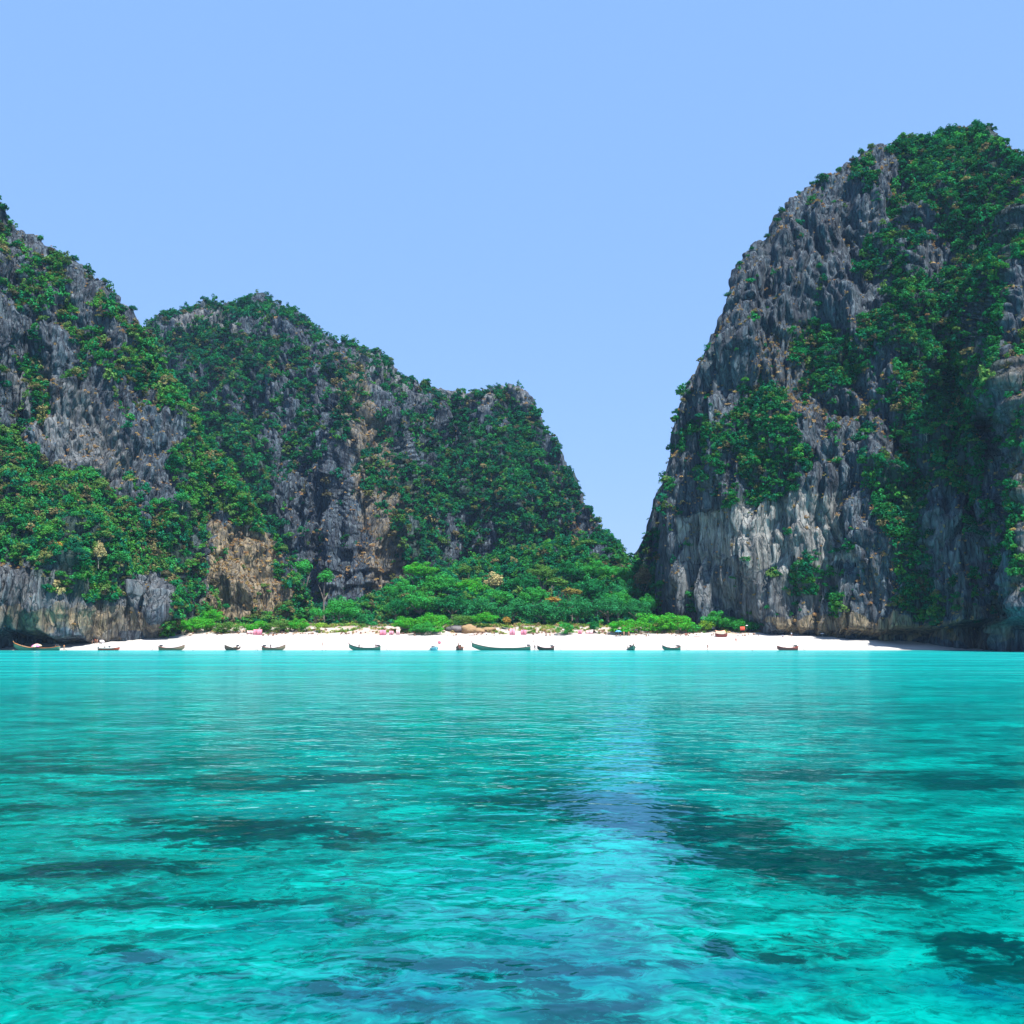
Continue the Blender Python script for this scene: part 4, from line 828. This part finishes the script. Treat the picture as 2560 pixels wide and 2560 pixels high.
def pose(kind):
    J = {}
    if kind == 'stand': hip, kn, an, sh, el, wr, hd = .92, (.02, .50), (-.02, .08), 1.42, (-.02, 1.14), (.08, .90), 1.60
    if kind in ('stand', 'walk'):
        st = .0 if kind == 'stand' else .24
        J = dict(pelvis=((0, 0, .94), .13), waist=((0, 0, 1.10), .115), chest=((0, .0, 1.30), .15), neck=((0, 0, 1.47), .055), head=((0, .01, 1.60), .095), crown=((0, .0, 1.68), .075), nose=((0, .085, 1.585), .018))
        for s, n in ((-1, 'l'), (1, 'r')):
            f = st * s
            J.update({n + 'hip': ((s * .09, 0, .88), .095), n + 'knee': ((s * .10, f * .5 + .03, .50), .060), n + 'ankle': ((s * .10, f, .09), .04), n + 'toe': ((s * .12, f + .15, .03), .035),
                      n + 'sho': ((s * .18, 0, 1.40), .065), n + 'elb': ((s * .25, -f * .4 - .02, 1.13), .042), n + 'wri': ((s * .26, -f * .6 + .08, .90), .030), n + 'palm': ((s * .26, -f * .6 + .11, .83), .028)})
    elif kind == 'sit':
        J = dict(pelvis=((0, 0, .14), .14), waist=((0, -.03, .32), .12), chest=((0, -.03, .52), .15), neck=((0, -.01, .70), .055), head=((0, .02, .83), .095), crown=((0, .01, .91), .075), nose=((0, .10, .815), .018))
        for s, n in ((-1, 'l'), (1, 'r')):
            J.update({n + 'hip': ((s * .10, .05, .13), .095), n + 'knee': ((s * .14, .40, .44), .062), n + 'ankle': ((s * .12, .62, .09), .042), n + 'toe': ((s * .12, .78, .04), .035),
                      n + 'sho': ((s * .19, -.02, .62), .065), n + 'elb': ((s * .24, .12, .40), .042), n + 'wri': ((s * .14, .34, .50), .030), n + 'palm': ((s * .13, .41, .50), .028)})
    else:   # swim: breast stroke, head out of the water, level with z = 0
        J = dict(pelvis=((0, -.55, -.25), .13), waist=((0, -.38, -.20), .115), chest=((0, -.18, -.12), .15), neck=((0, -.02, .02), .055), head=((0, .05, .15), .10), crown=((0, .03, .23), .08), nose=((0, .14, .13), .018))
        for s, n in ((-1, 'l'), (1, 'r')):
            J.update({n + 'hip': ((s * .09, -.60, -.28), .095), n + 'knee': ((s * .14, -1.0, -.36), .06), n + 'ankle': ((s * .10, -1.38, -.30), .04), n + 'toe': ((s * .10, -1.55, -.32), .03),
                      n + 'sho': ((s * .19, -.10, -.06), .065), n + 'elb': ((s * .34, .10, -.05), .042), n + 'wri': ((s * .20, .34, -.02), .030), n + 'palm': ((s * .17, .42, -.02), .028)})
    E = [('pelvis', 'waist'), ('waist', 'chest'), ('chest', 'neck'), ('neck', 'head'), ('head', 'crown'), ('head', 'nose')]
    for n in 'lr':
        E += [('pelvis', n + 'hip'), (n + 'hip', n + 'knee'), (n + 'knee', n + 'ankle'), (n + 'ankle', n + 'toe'), ('chest', n + 'sho'), (n + 'sho', n + 'elb'), (n + 'elb', n + 'wri'), (n + 'wri', n + 'palm')]
        s = -1 if n == 'l' else 1; w, p = Vector(J[n + 'wri'][0]), Vector(J[n + 'palm'][0]); d = (p - w).normalized(); side = Vector((0, 1, 0)) if abs(d.z) > .6 else Vector((1, 0, 0))
        for i, (o_, l_) in enumerate(((-.022, .062), (-.007, .075), (.008, .070), (.022, .055))):
            J[f'{n}f{i}'] = (tuple(p + side * o_ + d * l_ + Vector((-s * .012, 0, -.005))), .009); E.append((n + 'palm', f'{n}f{i}'))
        J[n + 'thumb'] = (tuple(w.lerp(p, .5) + side * .05 + d * .03), .010); E.append((n + 'wri', n + 'thumb'))
    return J, E
BODY = {}
for kind in ('stand', 'walk', 'sit', 'swim'):
    J, E = pose(kind); body = skin_mesh('body', J, E, 'pelvis')
    mid = lambda a, b, t: tuple(Vector(J[a][0]).lerp(Vector(J[b][0]), t))
    S_ = {'pelvis': (J['pelvis'][0], .165), 'waist': (mid('pelvis', 'waist', .45), .140)}; SE = [('pelvis', 'waist')]
    T_s = {'waist': (mid('pelvis', 'waist', .5), .15), 'chest': (J['chest'][0], .18), 'top': (mid('chest', 'neck', .6), .10)}; TE = [('waist', 'chest'), ('chest', 'top')]
    for n in 'lr':
        S_[n + 'hip'] = (J[n + 'hip'][0], .118); S_[n + 'leg'] = (mid(n + 'hip', n + 'knee', .45), .095); SE += [('pelvis', n + 'hip'), (n + 'hip', n + 'leg')]
        T_s[n + 'sho'] = (J[n + 'sho'][0], .085); T_s[n + 'arm'] = (mid(n + 'sho', n + 'elb', .6), .066); TE += [('chest', n + 'sho'), (n + 'sho', n + 'arm')]
    shorts = skin_mesh('shorts', S_, SE, 'pelvis'); shirt = skin_mesh('shirt', T_s, TE, 'chest')
    h, c = Vector(J['head'][0]), Vector(J['crown'][0]); hair = skin_mesh('hair', {'a': (tuple(h + Vector((0, -.035, .02))), .095), 'b': (tuple(c + Vector((0, -.01, .0))), .085), 'c': (tuple(h + Vector((0, -.06, -.06))), .06)}, [('a', 'b'), ('a', 'c')], 'a')
    for m_, mt in ((body, SKINM), (shorts, CLOTHM), (shirt, CLOTHM), (hair, CLOTHM)): m_.materials.clear(); m_.materials.append(mt)
    BODY[kind] = dict(body=body, shorts=shorts, shirt=shirt, hair=hair)
def person(kind, p, rz, label, skin=(.36, .20, .13), shorts=(.1, .1, .3), shirt=None, hair=(.03, .02, .015), hat=None, group=None):
    root = empty('person', p, R(rz)); tag(root, label, 'person', group)
    for nm, c in (('body', skin), ('hair', hair), ('shorts', shorts), ('shirt', shirt)):
        if c is None: continue
        o = link(bpy.data.objects.new(nm, BODY[kind][nm]), root); o.color = c + (1,)
    if hat:
        z = {'stand': 1.70, 'walk': 1.70, 'sit': .93, 'swim': .25}[kind]; y = .02
        rg = [[(math.cos(a * .5236) * r_, y + math.sin(a * .5236) * r_, z + dz) for a in range(12)] for r_, dz in ((.24, -.02), (.12, .02), (.10, .10), (.03, .14))]
        o = MB().ring_loft(rg).build('hat', CLOTHM, root); o.color = hat + (1,)
    return root
def on_sand(px, Y): v = at(px, 1600, Y); return (v.x, Y, float(ground_z(v.x, Y)))

# ------------------------------------------------------------------ boats along the waterline
longtail(14.5, 180, shore(92, 354.5), 'long dark boat with an orange bow before the black cave at left', GREENP, ORANGEP, None, True, True, 2.2, 1.7, bowcol=ORANGEP)
longtail(8.2, 0, shore(430, 358.5), 'brown wooden boat without canopy, bow to the right, left part of the beach', WOOD, MAROON, None, True, False, 1.9, 1.0)
longtail(8.0, 250, shore(580, 359), 'small dark boat seen end on at the left of the beach', DKWOOD, WOOD, None, True, False, 1.9, 1.0)
longtail(7.4, 0, shore(685, 358.5), 'short wooden boat with two boatmen below the pink canvas screen', WOOD, MAROON, None, True, False, 1.9, 1.1, posts=True)
longtail(10.0, 180, shore(912, 358.5), 'slim green boat with its pointed bow to the left, left of the pale motorboat', GREENP, DKWOOD, None, True, True, 1.9, 1.2)
longtail(8.0, 268, shore(1149, 359), 'maroon boat seen bow on, right of the pale motorboat', MAROON, ORANGEP, None, True, True, 2.2, 1.0)
longtail(18.6, 180, shore(1253, 357), 'longest green boat on the beach, bow to the left, near its middle', GREENP, WOOD, None, True, True, 2.3, 1.6)
longtail(5.4, 180, shore(1364, 358.5), 'short dark boat right of the longest boat, with an upright motor at its right end', DKWOOD, MAROON, None, True, False, 1.8, .8)
longtail(8.0, 272, shore(1579, 359), 'green boat seen bow on below the blue parasol', GREENP, MAROON, None, True, True, 2.2, .9)
longtail(5.8, 180, shore(1678, 358.5), 'green boat with bare canopy frame, bow to the left, below the tall bright shrubs', GREENP, MAROON, None, True, False, 1.8, .9, posts=True)
longtail(6.6, 180, shore(1968, 358), 'reddish boat with bare canopy frame, the rightmost boat', MAROON, REDP, None, True, False, 1.8, .7, posts=True)
def motorboat(L, face, p, label, hull, deck, stripe, top=None, W=2.1):
    root = empty('motorboat', p, R(face)); tag(root, label, 'boat')
    rings, sec = boat_hull(L, W, .75, .45, .05); MB().ring_loft(rings).build('hull', hull, root)
    rg = []
    for i in range(12):
        x = L * .05 + L * .44 * i / 11; w, tp, _ = sec(x); rg.append([(x, -w * .95, tp), (x, -w * .5, tp + .14), (x, w * .5, tp + .14), (x, w * .95, tp), (x, 0, tp - .1)])
    MB().ring_loft(rg).build('foredeck', deck, root)
    for sgn in (-1, 1):
        pts = [(-L / 2 + L * i / 20, sgn * (sec(-L / 2 + L * i / 20)[0] + .03), sec(-L / 2 + L * i / 20)[1] - .05) for i in range(21)]; MB().tube(pts, .07, 6).build('rub_rail', stripe, root)
    MB().ring_loft([[(L * .06, -W * .42, .85), (L * .06, W * .42, .85), (L * .04, W * .42, .86), (L * .04, -W * .42, .86)], [(-.02 * L, -W * .36, 1.35), (-.02 * L, W * .36, 1.35), (-.03 * L, W * .36, 1.35), (-.03 * L, -W * .36, 1.35)]]).build('windscreen', pm('tinted_screen', (.06, .09, .11), .15), root)
    for t in (-.28, -.08): MB().box((L * t, 0, .55), (.5, W * .7, .3)).build('seat', WHITEP, root, .05)
    m = MB().ring_loft([[(-L / 2 - .1 + dx, dy, z) for dx, dy in ((-.28, -.18), (.18, -.2), (.18, .2), (-.28, .18))] for z in (.35, .9, 1.15)]).build('outboard_motor', METAL, root, .05)
    MB().tube([(-L / 2 - .25, 0, .4), (-L / 2 - .25, 0, -.3)], .08).build('drive_leg', METAL, m)
    if top:
        for x in (-L * .3, L * .0):
            for sgn in (-1, 1): MB().tube([(x, sgn * W * .42, .8), (x * .8, sgn * W * .4, 2.0)], .03).build('canopy_post', WHITEP, root)
        rg = []
        for i in range(7):
            x = -L * .32 + L * .38 * i / 6; up = [(x, W * .46 * k, 2.05 + .16 * (1 - k * k)) for k in (-1, -.5, 0, .5, 1)]; rg.append(up + [(a, b, c - .03) for a, b, c in reversed(up)])
        MB().ring_loft(rg).build('canopy', top, root)
    return root
motorboat(6.6, 0, shore(274, 357.5), 'white motorboat with a red hull side and dark outboard, by the left cliff', REDP, WHITEP, WHITEP, WHITEP)
motorboat(6.0, 285, shore(1086, 358.5), 'pale blue motorboat seen end on, left of the maroon boat', BLUEP, pm('pale_hull', (.55, .68, .70)), WHITEP, pm('grey_blue_awning', (.35, .38, .55), .9), 2.4)

# people in and around the boats
K = dict(skin=(.20, .10, .06))
for px, Y, z, kind, rz, lab, kw in [
    (140, 356, .1, 'stand', 160, 'person in an orange shirt standing at the stern of the far left boat', dict(shirt=(.6, .2, .08))), (161, 360.5, None, 'stand', 200, 'person in an orange top at the water edge, right of the far left boat', dict(shirt=(.65, .25, .10), shorts=(.5, .3, .2))),
    (231, 371, None, 'stand', 180, 'person in dark clothes standing at the foot of the left cliff', dict(shirt=(.06, .07, .09), shorts=(.05, .05, .06))), (238, 372, None, 'stand', 150, 'person in red standing at the foot of the left cliff', dict(shirt=(.45, .08, .06), shorts=(.3, .1, .08))), (243, 371.3, None, 'walk', 210, 'bare chested person right of the one in red by the left cliff', dict(shorts=(.4, .1, .08))),
    (263, 357.5, .42, 'sit', 90, 'person in a dark shirt sitting in the red and white motorboat', dict(shirt=(.12, .10, .12))),
    (585, 359, .2, 'sit', 180, 'boatman sitting in the small end on boat at left', dict(shirt=(.05, .04, .05), **K)), (659, 358.5, .3, 'sit', 120, 'boatman sitting at the stern of the short boat below the pink canvas screen', dict(shirt=(.08, .05, .05), **K)), (677, 358.5, .2, 'stand', 170, 'boatman standing in the short boat below the pink canvas screen', dict(shirt=(.07, .05, .07), **K)),
    (898, 358.5, .25, 'stand', 170, 'person standing in the bow half of the slim green boat', dict(**K)), (905, 358.5, .2, 'sit', 200, 'person sitting in the bow half of the slim green boat', dict(shirt=(.3, .1, .1), **K)), (940, 358.5, .25, 'stand', 190, 'person standing by the motor of the slim green boat', dict(shirt=(.2, .08, .08), **K)),
    (1149, 359, .5, 'sit', 180, 'person in maroon sitting in the bow on maroon boat', dict(shirt=(.30, .07, .07), **K)), (1208, 357, .35, 'sit', 180, 'person sitting in the bow half of the longest boat', dict(shirt=(.25, .1, .1), **K)),
    (1313, 357, .3, 'sit', 120, 'dark figure crouching near the motor of the longest boat', dict(shirt=(.12, .09, .06), **K)), (1321, 357, .3, 'sit', 220, 'person in brown sitting at the stern of the longest boat', dict(shirt=(.2, .12, .08), **K)), (1337, 360, None, 'stand', 180, 'dark person at the water edge right of the longest boat', dict(shirt=(.12, .06, .06), **K)),
    (1335, 372, None, 'walk', 90, 'person in pink walking up the sand behind the longest boat', dict(shirt=(.6, .15, .2), shorts=(.5, .2, .2))), (1579, 359, .6, 'sit', 180, 'person in a reddish shirt sitting in the bow on green boat', dict(shirt=(.35, .1, .1), **K)), (1694, 358.5, .3, 'sit', 90, 'boatman at the stern of the boat with bare frame below the tall shrubs', dict(shirt=(.2, .07, .08), **K)), (1984, 358, .3, 'sit', 90, 'boatman at the stern of the rightmost boat', dict(shirt=(.35, .1, .1), **K)),
    (806, 366, None, 'walk', 100, 'person in red shorts walking on open sand in the left half', dict(shorts=(.55, .08, .08))), (1769, 360.5, None, 'stand', 170, 'dark haired person standing at the water edge right of the bare frame boat', dict(shorts=(.25, .05, .05), shirt=(.3, .12, .1))), (1840, 373, None, 'walk', 180, 'person in red on open sand below the red cloth', dict(shirt=(.55, .08, .08), shorts=(.5, .1, .1))),
    (1560, 393, None, 'stand', 180, 'bare chested person right beside the blue parasol', dict(shorts=(.5, .25, .15), skin=(.50, .26, .16))), (1572, 393.5, None, 'stand', 170, 'sunburnt person, second to the right of the blue parasol', dict(shorts=(.35, .15, .08), skin=(.42, .20, .11))), (1541, 391.5, None, 'sit', 170, 'person sitting in the shade of the blue parasol', dict(shirt=(.2, .3, .3))), (1551, 391.5, None, 'sit', 200, 'second person sitting under the blue parasol, right side', dict(shorts=(.1, .1, .1))),
    (1622, 392, None, 'sit', 180, 'person in a white top and hat sitting in front of the tall bright shrub', dict(shirt=(.8, .8, .8), hat=(.8, .8, .78))), (1616, 391, None, 'sit', 160, 'person lying back beside the one in white', dict(shorts=(.2, .08, .08))), (1979, 389, None, 'stand', 190, 'person in pale blue by the foot of the right cliff', dict(shirt=(.45, .6, .75), shorts=(.2, .25, .4))), (1957, 390, None, 'sit', 180, 'person in blue sitting by the cave under the right cliff', dict(shirt=(.25, .4, .65))), (1715, 388, None, 'stand', 180, 'person in red at the upper edge of the sand under the big thicket', dict(shirt=(.5, .1, .1), shorts=(.5, .1, .1)))]:
    p = on_sand(px, Y) if z is None else (at(px, 1600, Y).x, Y, z)
    person(kind, p, rz, lab, **kw)
for px, Y, rz in [(483, 356, 40), (645, 355, 120), (806, 355, 200), (815, 354.5, 90), (783, 353, 300), (975, 355, 10), (1230, 342, 80), (1722, 350, 150), (1880, 338, 260)]:
    v = at(px, 1600, Y); person('swim', (v.x, Y, 0.0), rz, 'swimmer with head and shoulders above the turquoise water near the sand', group='swimmers off the beach')

# ------------------------------------------------------------------ parasols, screens, shelters
def parasol(px, Y, lab, c1, c2, r=1.15, hgt=2.1, tilt=(0, 0), base=None):
    p = base or on_sand(px, Y); root = empty('parasol', p); root.rotation_euler = (R(tilt[0]), R(tilt[1]), .3); tag(root, lab, 'parasol')
    MB().tube([(0, 0, 0), (0, 0, hgt)], .03).build('pole', WHITEP, root)
    for k in range(8):
        a0, a1 = k * math.pi / 4, (k + 1) * math.pi / 4; rg = []
        for i in range(6):
            t = i / 5; rr = r * t + .02; z = hgt + .02 - .45 * r * t ** 1.7
            rg.append([(rr * math.cos(a0), rr * math.sin(a0), z), (rr * .97 * math.cos((a0 + a1) / 2), rr * .97 * math.sin((a0 + a1) / 2), z - .03 * t), (rr * math.cos(a1), rr * math.sin(a1), z), (rr * math.cos(a1), rr * math.sin(a1), z - .02), (rr * math.cos(a0), rr * math.sin(a0), z - .02)])
        MB().ring_loft(rg).build('canopy_panel', c1 if k % 2 == 0 else c2, root)
SKYB, WHITEC = pm('blue_canvas', (.12, .38, .70), .9), pm('white_canvas', (.8, .78, .78), .9)
parasol(1546, 392, 'blue beach parasol in front of the big bright thicket', SKYB, SKYB, 1.3, 2.1)
parasol(93, 362, 'pink, white and orange parasol glowing in front of the black cave at left', pm('magenta_canvas', (.80, .25, .50), .9), pm('cream_canvas', (.85, .65, .40), .9), 1.75, 1.75, (8, -6), base=(at(93, 1600, 354.5).x, 354.5, .35))
parasol(1097, 372, 'dark pink parasol standing on the sand behind the pale motorboat', pm('dusky_canvas', (.45, .14, .18), .9), pm('dusky_canvas', (.45, .14, .18), .9), .55, 1.2, (60, 0))
parasol(1845, 392, 'pale mauve parasol below the red cloth', WHITEC, pm('mauve_canvas', (.65, .50, .60), .9), .75, .95)
parasol(1867, 402, 'white parasol in the shrubs near the right cliff', WHITEC, WHITEC, .5, 1.6, base=tuple(at(1867, 1574, 400)))
parasol(2056, 389, 'white parasol at the foot of the right cliff, rightmost thing on the sand', WHITEC, WHITEC, .8, 1.5)
parasol(254, 372, 'pale lilac parasol just right of the people by the left cliff', pm('lilac_canvas', (.62, .55, .72), .9), WHITEC, .9, 1.3, (20, 10))
def screen(px, Y, w, h, lab, mat):
    """cloth windbreak laced between poles"""
    p = on_sand(px, Y); root = empty('windbreak', p, rt.uniform(-.15, .15)); tag(root, lab, 'screen')
    n = max(2, int(w / 1.0)); rg = []
    for i in range(4 * n + 1):
        t = i / (4 * n); x = (t - .5) * w; sag = .12 * abs(math.sin(t * n * math.pi)); y = .18 * math.sin(t * n * math.pi)
        rg.append([(x, y, .05), (x, y + .05, h * .5), (x, y, h - sag), (x, y + .03, h - sag), (x, y + .08, h * .5), (x, y + .03, .05)])
    MB().ring_loft(rg).build('cloth', mat, root)
    for i in range(n + 1): x = (i / n - .5) * w; MB().tube([(x, .0, -.1), (x, .0, h + .12)], .03, 6).build('pole', WOOD, root)
ROSE, BLUSH = pm('rose_cloth', (.72, .24, .32), .9), pm('blush_cloth', (.80, .50, .52), .9)
screen(644, 396, 3.2, 2.1, 'rose pink canvas screen on the bank, left of centre', ROSE); screen(626, 398, 2.6, 1.4, 'faded pink screen touching the rose pink canvas', BLUSH)
screen(957, 397, 2.2, 2.0, 'rose pink screen above the slim green boat', ROSE); screen(978, 396.5, 1.5, 1.5, 'small pink screen, second of three left of the middle thicket', PINKP); screen(995, 396, 1.3, 1.9, 'blush screen, third of three left of the middle thicket', BLUSH)
screen(1281, 396, 1.9, 2.3, 'pink screen above the longest boat, left of a pair', PINKP); screen(1309, 397, 2.0, 1.9, 'pink screen above the longest boat, right of a pair', ROSE)
screen(1450, 397, 1.3, 1.5, 'deep pink screen right of the round isolated shrub', ROSE); screen(1474, 398, 2.4, 1.3, 'wide blush screen below the grey green bush', BLUSH)
# orange shelter over a beached boat, red cloth on a frame, cool box, long planks
p = on_sand(1801, 391); root = empty('beach_shelter', p, .1); tag(root, 'salmon orange cloth shelter on poles at the foot of the green shrubs', 'shelter')
rg = []
for i in range(9):
    t = i / 8; x = (t - .5) * 3.4; up = [(x, -1.1, 1.15 + .25 * abs(t - .5)), (x, -.3, 1.9 - .2 * math.sin(t * 6)), (x, .6, 2.3 - .35 * math.sin(t * 3.1))]; rg.append(up + [(a, b, c - .03) for a, b, c in reversed(up)])
MB().ring_loft(rg).build('cloth', pm('salmon_cloth', (.75, .40, .26), .9), root)
for x in (-1.6, 1.6):
    for y, z in ((-1.1, 1.25), (.6, 2.3)): MB().tube([(x, y, 0), (x, y, z)], .04).build('pole', WOOD, root)
longtail(4.2, 180, (p[0], p[1] - 1.6, p[2] + .05), 'small dark dinghy drawn up under the salmon shelter', MAROON, DKWOOD, None, False, False, 1.4, .35, group=None)
p = on_sand(1857, 398); root = empty('cloth_line', p); tag(root, 'bright red cloth hung between poles in front of the shrubs', 'cloth')
rg = [[(x, .05 * math.sin(x * 5), z) for z in (1.3, 1.9, 2.6)] + [(x, .05 * math.sin(x * 5) + .03, z) for z in (2.6, 1.9, 1.3)] for x in np.linspace(-.8, .8, 9)]
MB().ring_loft(rg).build('cloth', pm('scarlet_cloth', (.70, .09, .05), .9), root)
for x in (-.85, .85): MB().tube([(x, 0, -.1), (x, 0, 2.7)], .03).build('pole', WOOD, root)
for px, Y, L_, lab in [(1180, 393, 2.4, 'bleached driftwood log on the sand right of the middle thicket'), (1744, 392, 2.6, 'pinkish driftwood plank under the big thicket'), (605, 395, 1.2, 'short brown log left of the rose pink screen')]:
    p = on_sand(px, Y); rt2 = np.random.RandomState(px); pts = [((i / 6 - .5) * L_, .06 * rt2.randn(), .14 + .04 * rt2.randn()) for i in range(7)]
    o = MB().tube(pts, [.10, .13, .14, .12, .12, .10, .06]).build('driftwood', pm('bleached_wood', (.42, .30, .26), .9)); o.location = p; tag(o, lab, 'driftwood')

# ------------------------------------------------------------------ sea haze: one closed box of even air round everything
hv, hf = [], []
for z in (-40.0, 262.0):
    for x, y in ((-1500, -1200), (1500, -1200), (1500, 1400), (-1500, 1400)): hv.append((x, y, z))
hme = bpy.data.meshes.new('haze'); hme.from_pydata(hv, [], [(3, 2, 1, 0), (4, 5, 6, 7), (0, 1, 5, 4), (1, 2, 6, 5), (2, 3, 7, 6), (3, 0, 4, 7)])
hm, nt = new_mat('haze_air'); T = NT(nt); pv = T.n('ShaderNodeVolumePrincipled')
pv.inputs['Color'].default_value = (.40, .66, 1.0, 1); pv.inputs['Density'].default_value = 0.00006; pv.inputs['Anisotropy'].default_value = 0.0
o_ = T.n('ShaderNodeOutputMaterial'); T.l(pv.outputs[0], o_.inputs['Volume'])
tag(obj('haze', hme, hm), 'thin blue sea haze', kind='stuff')
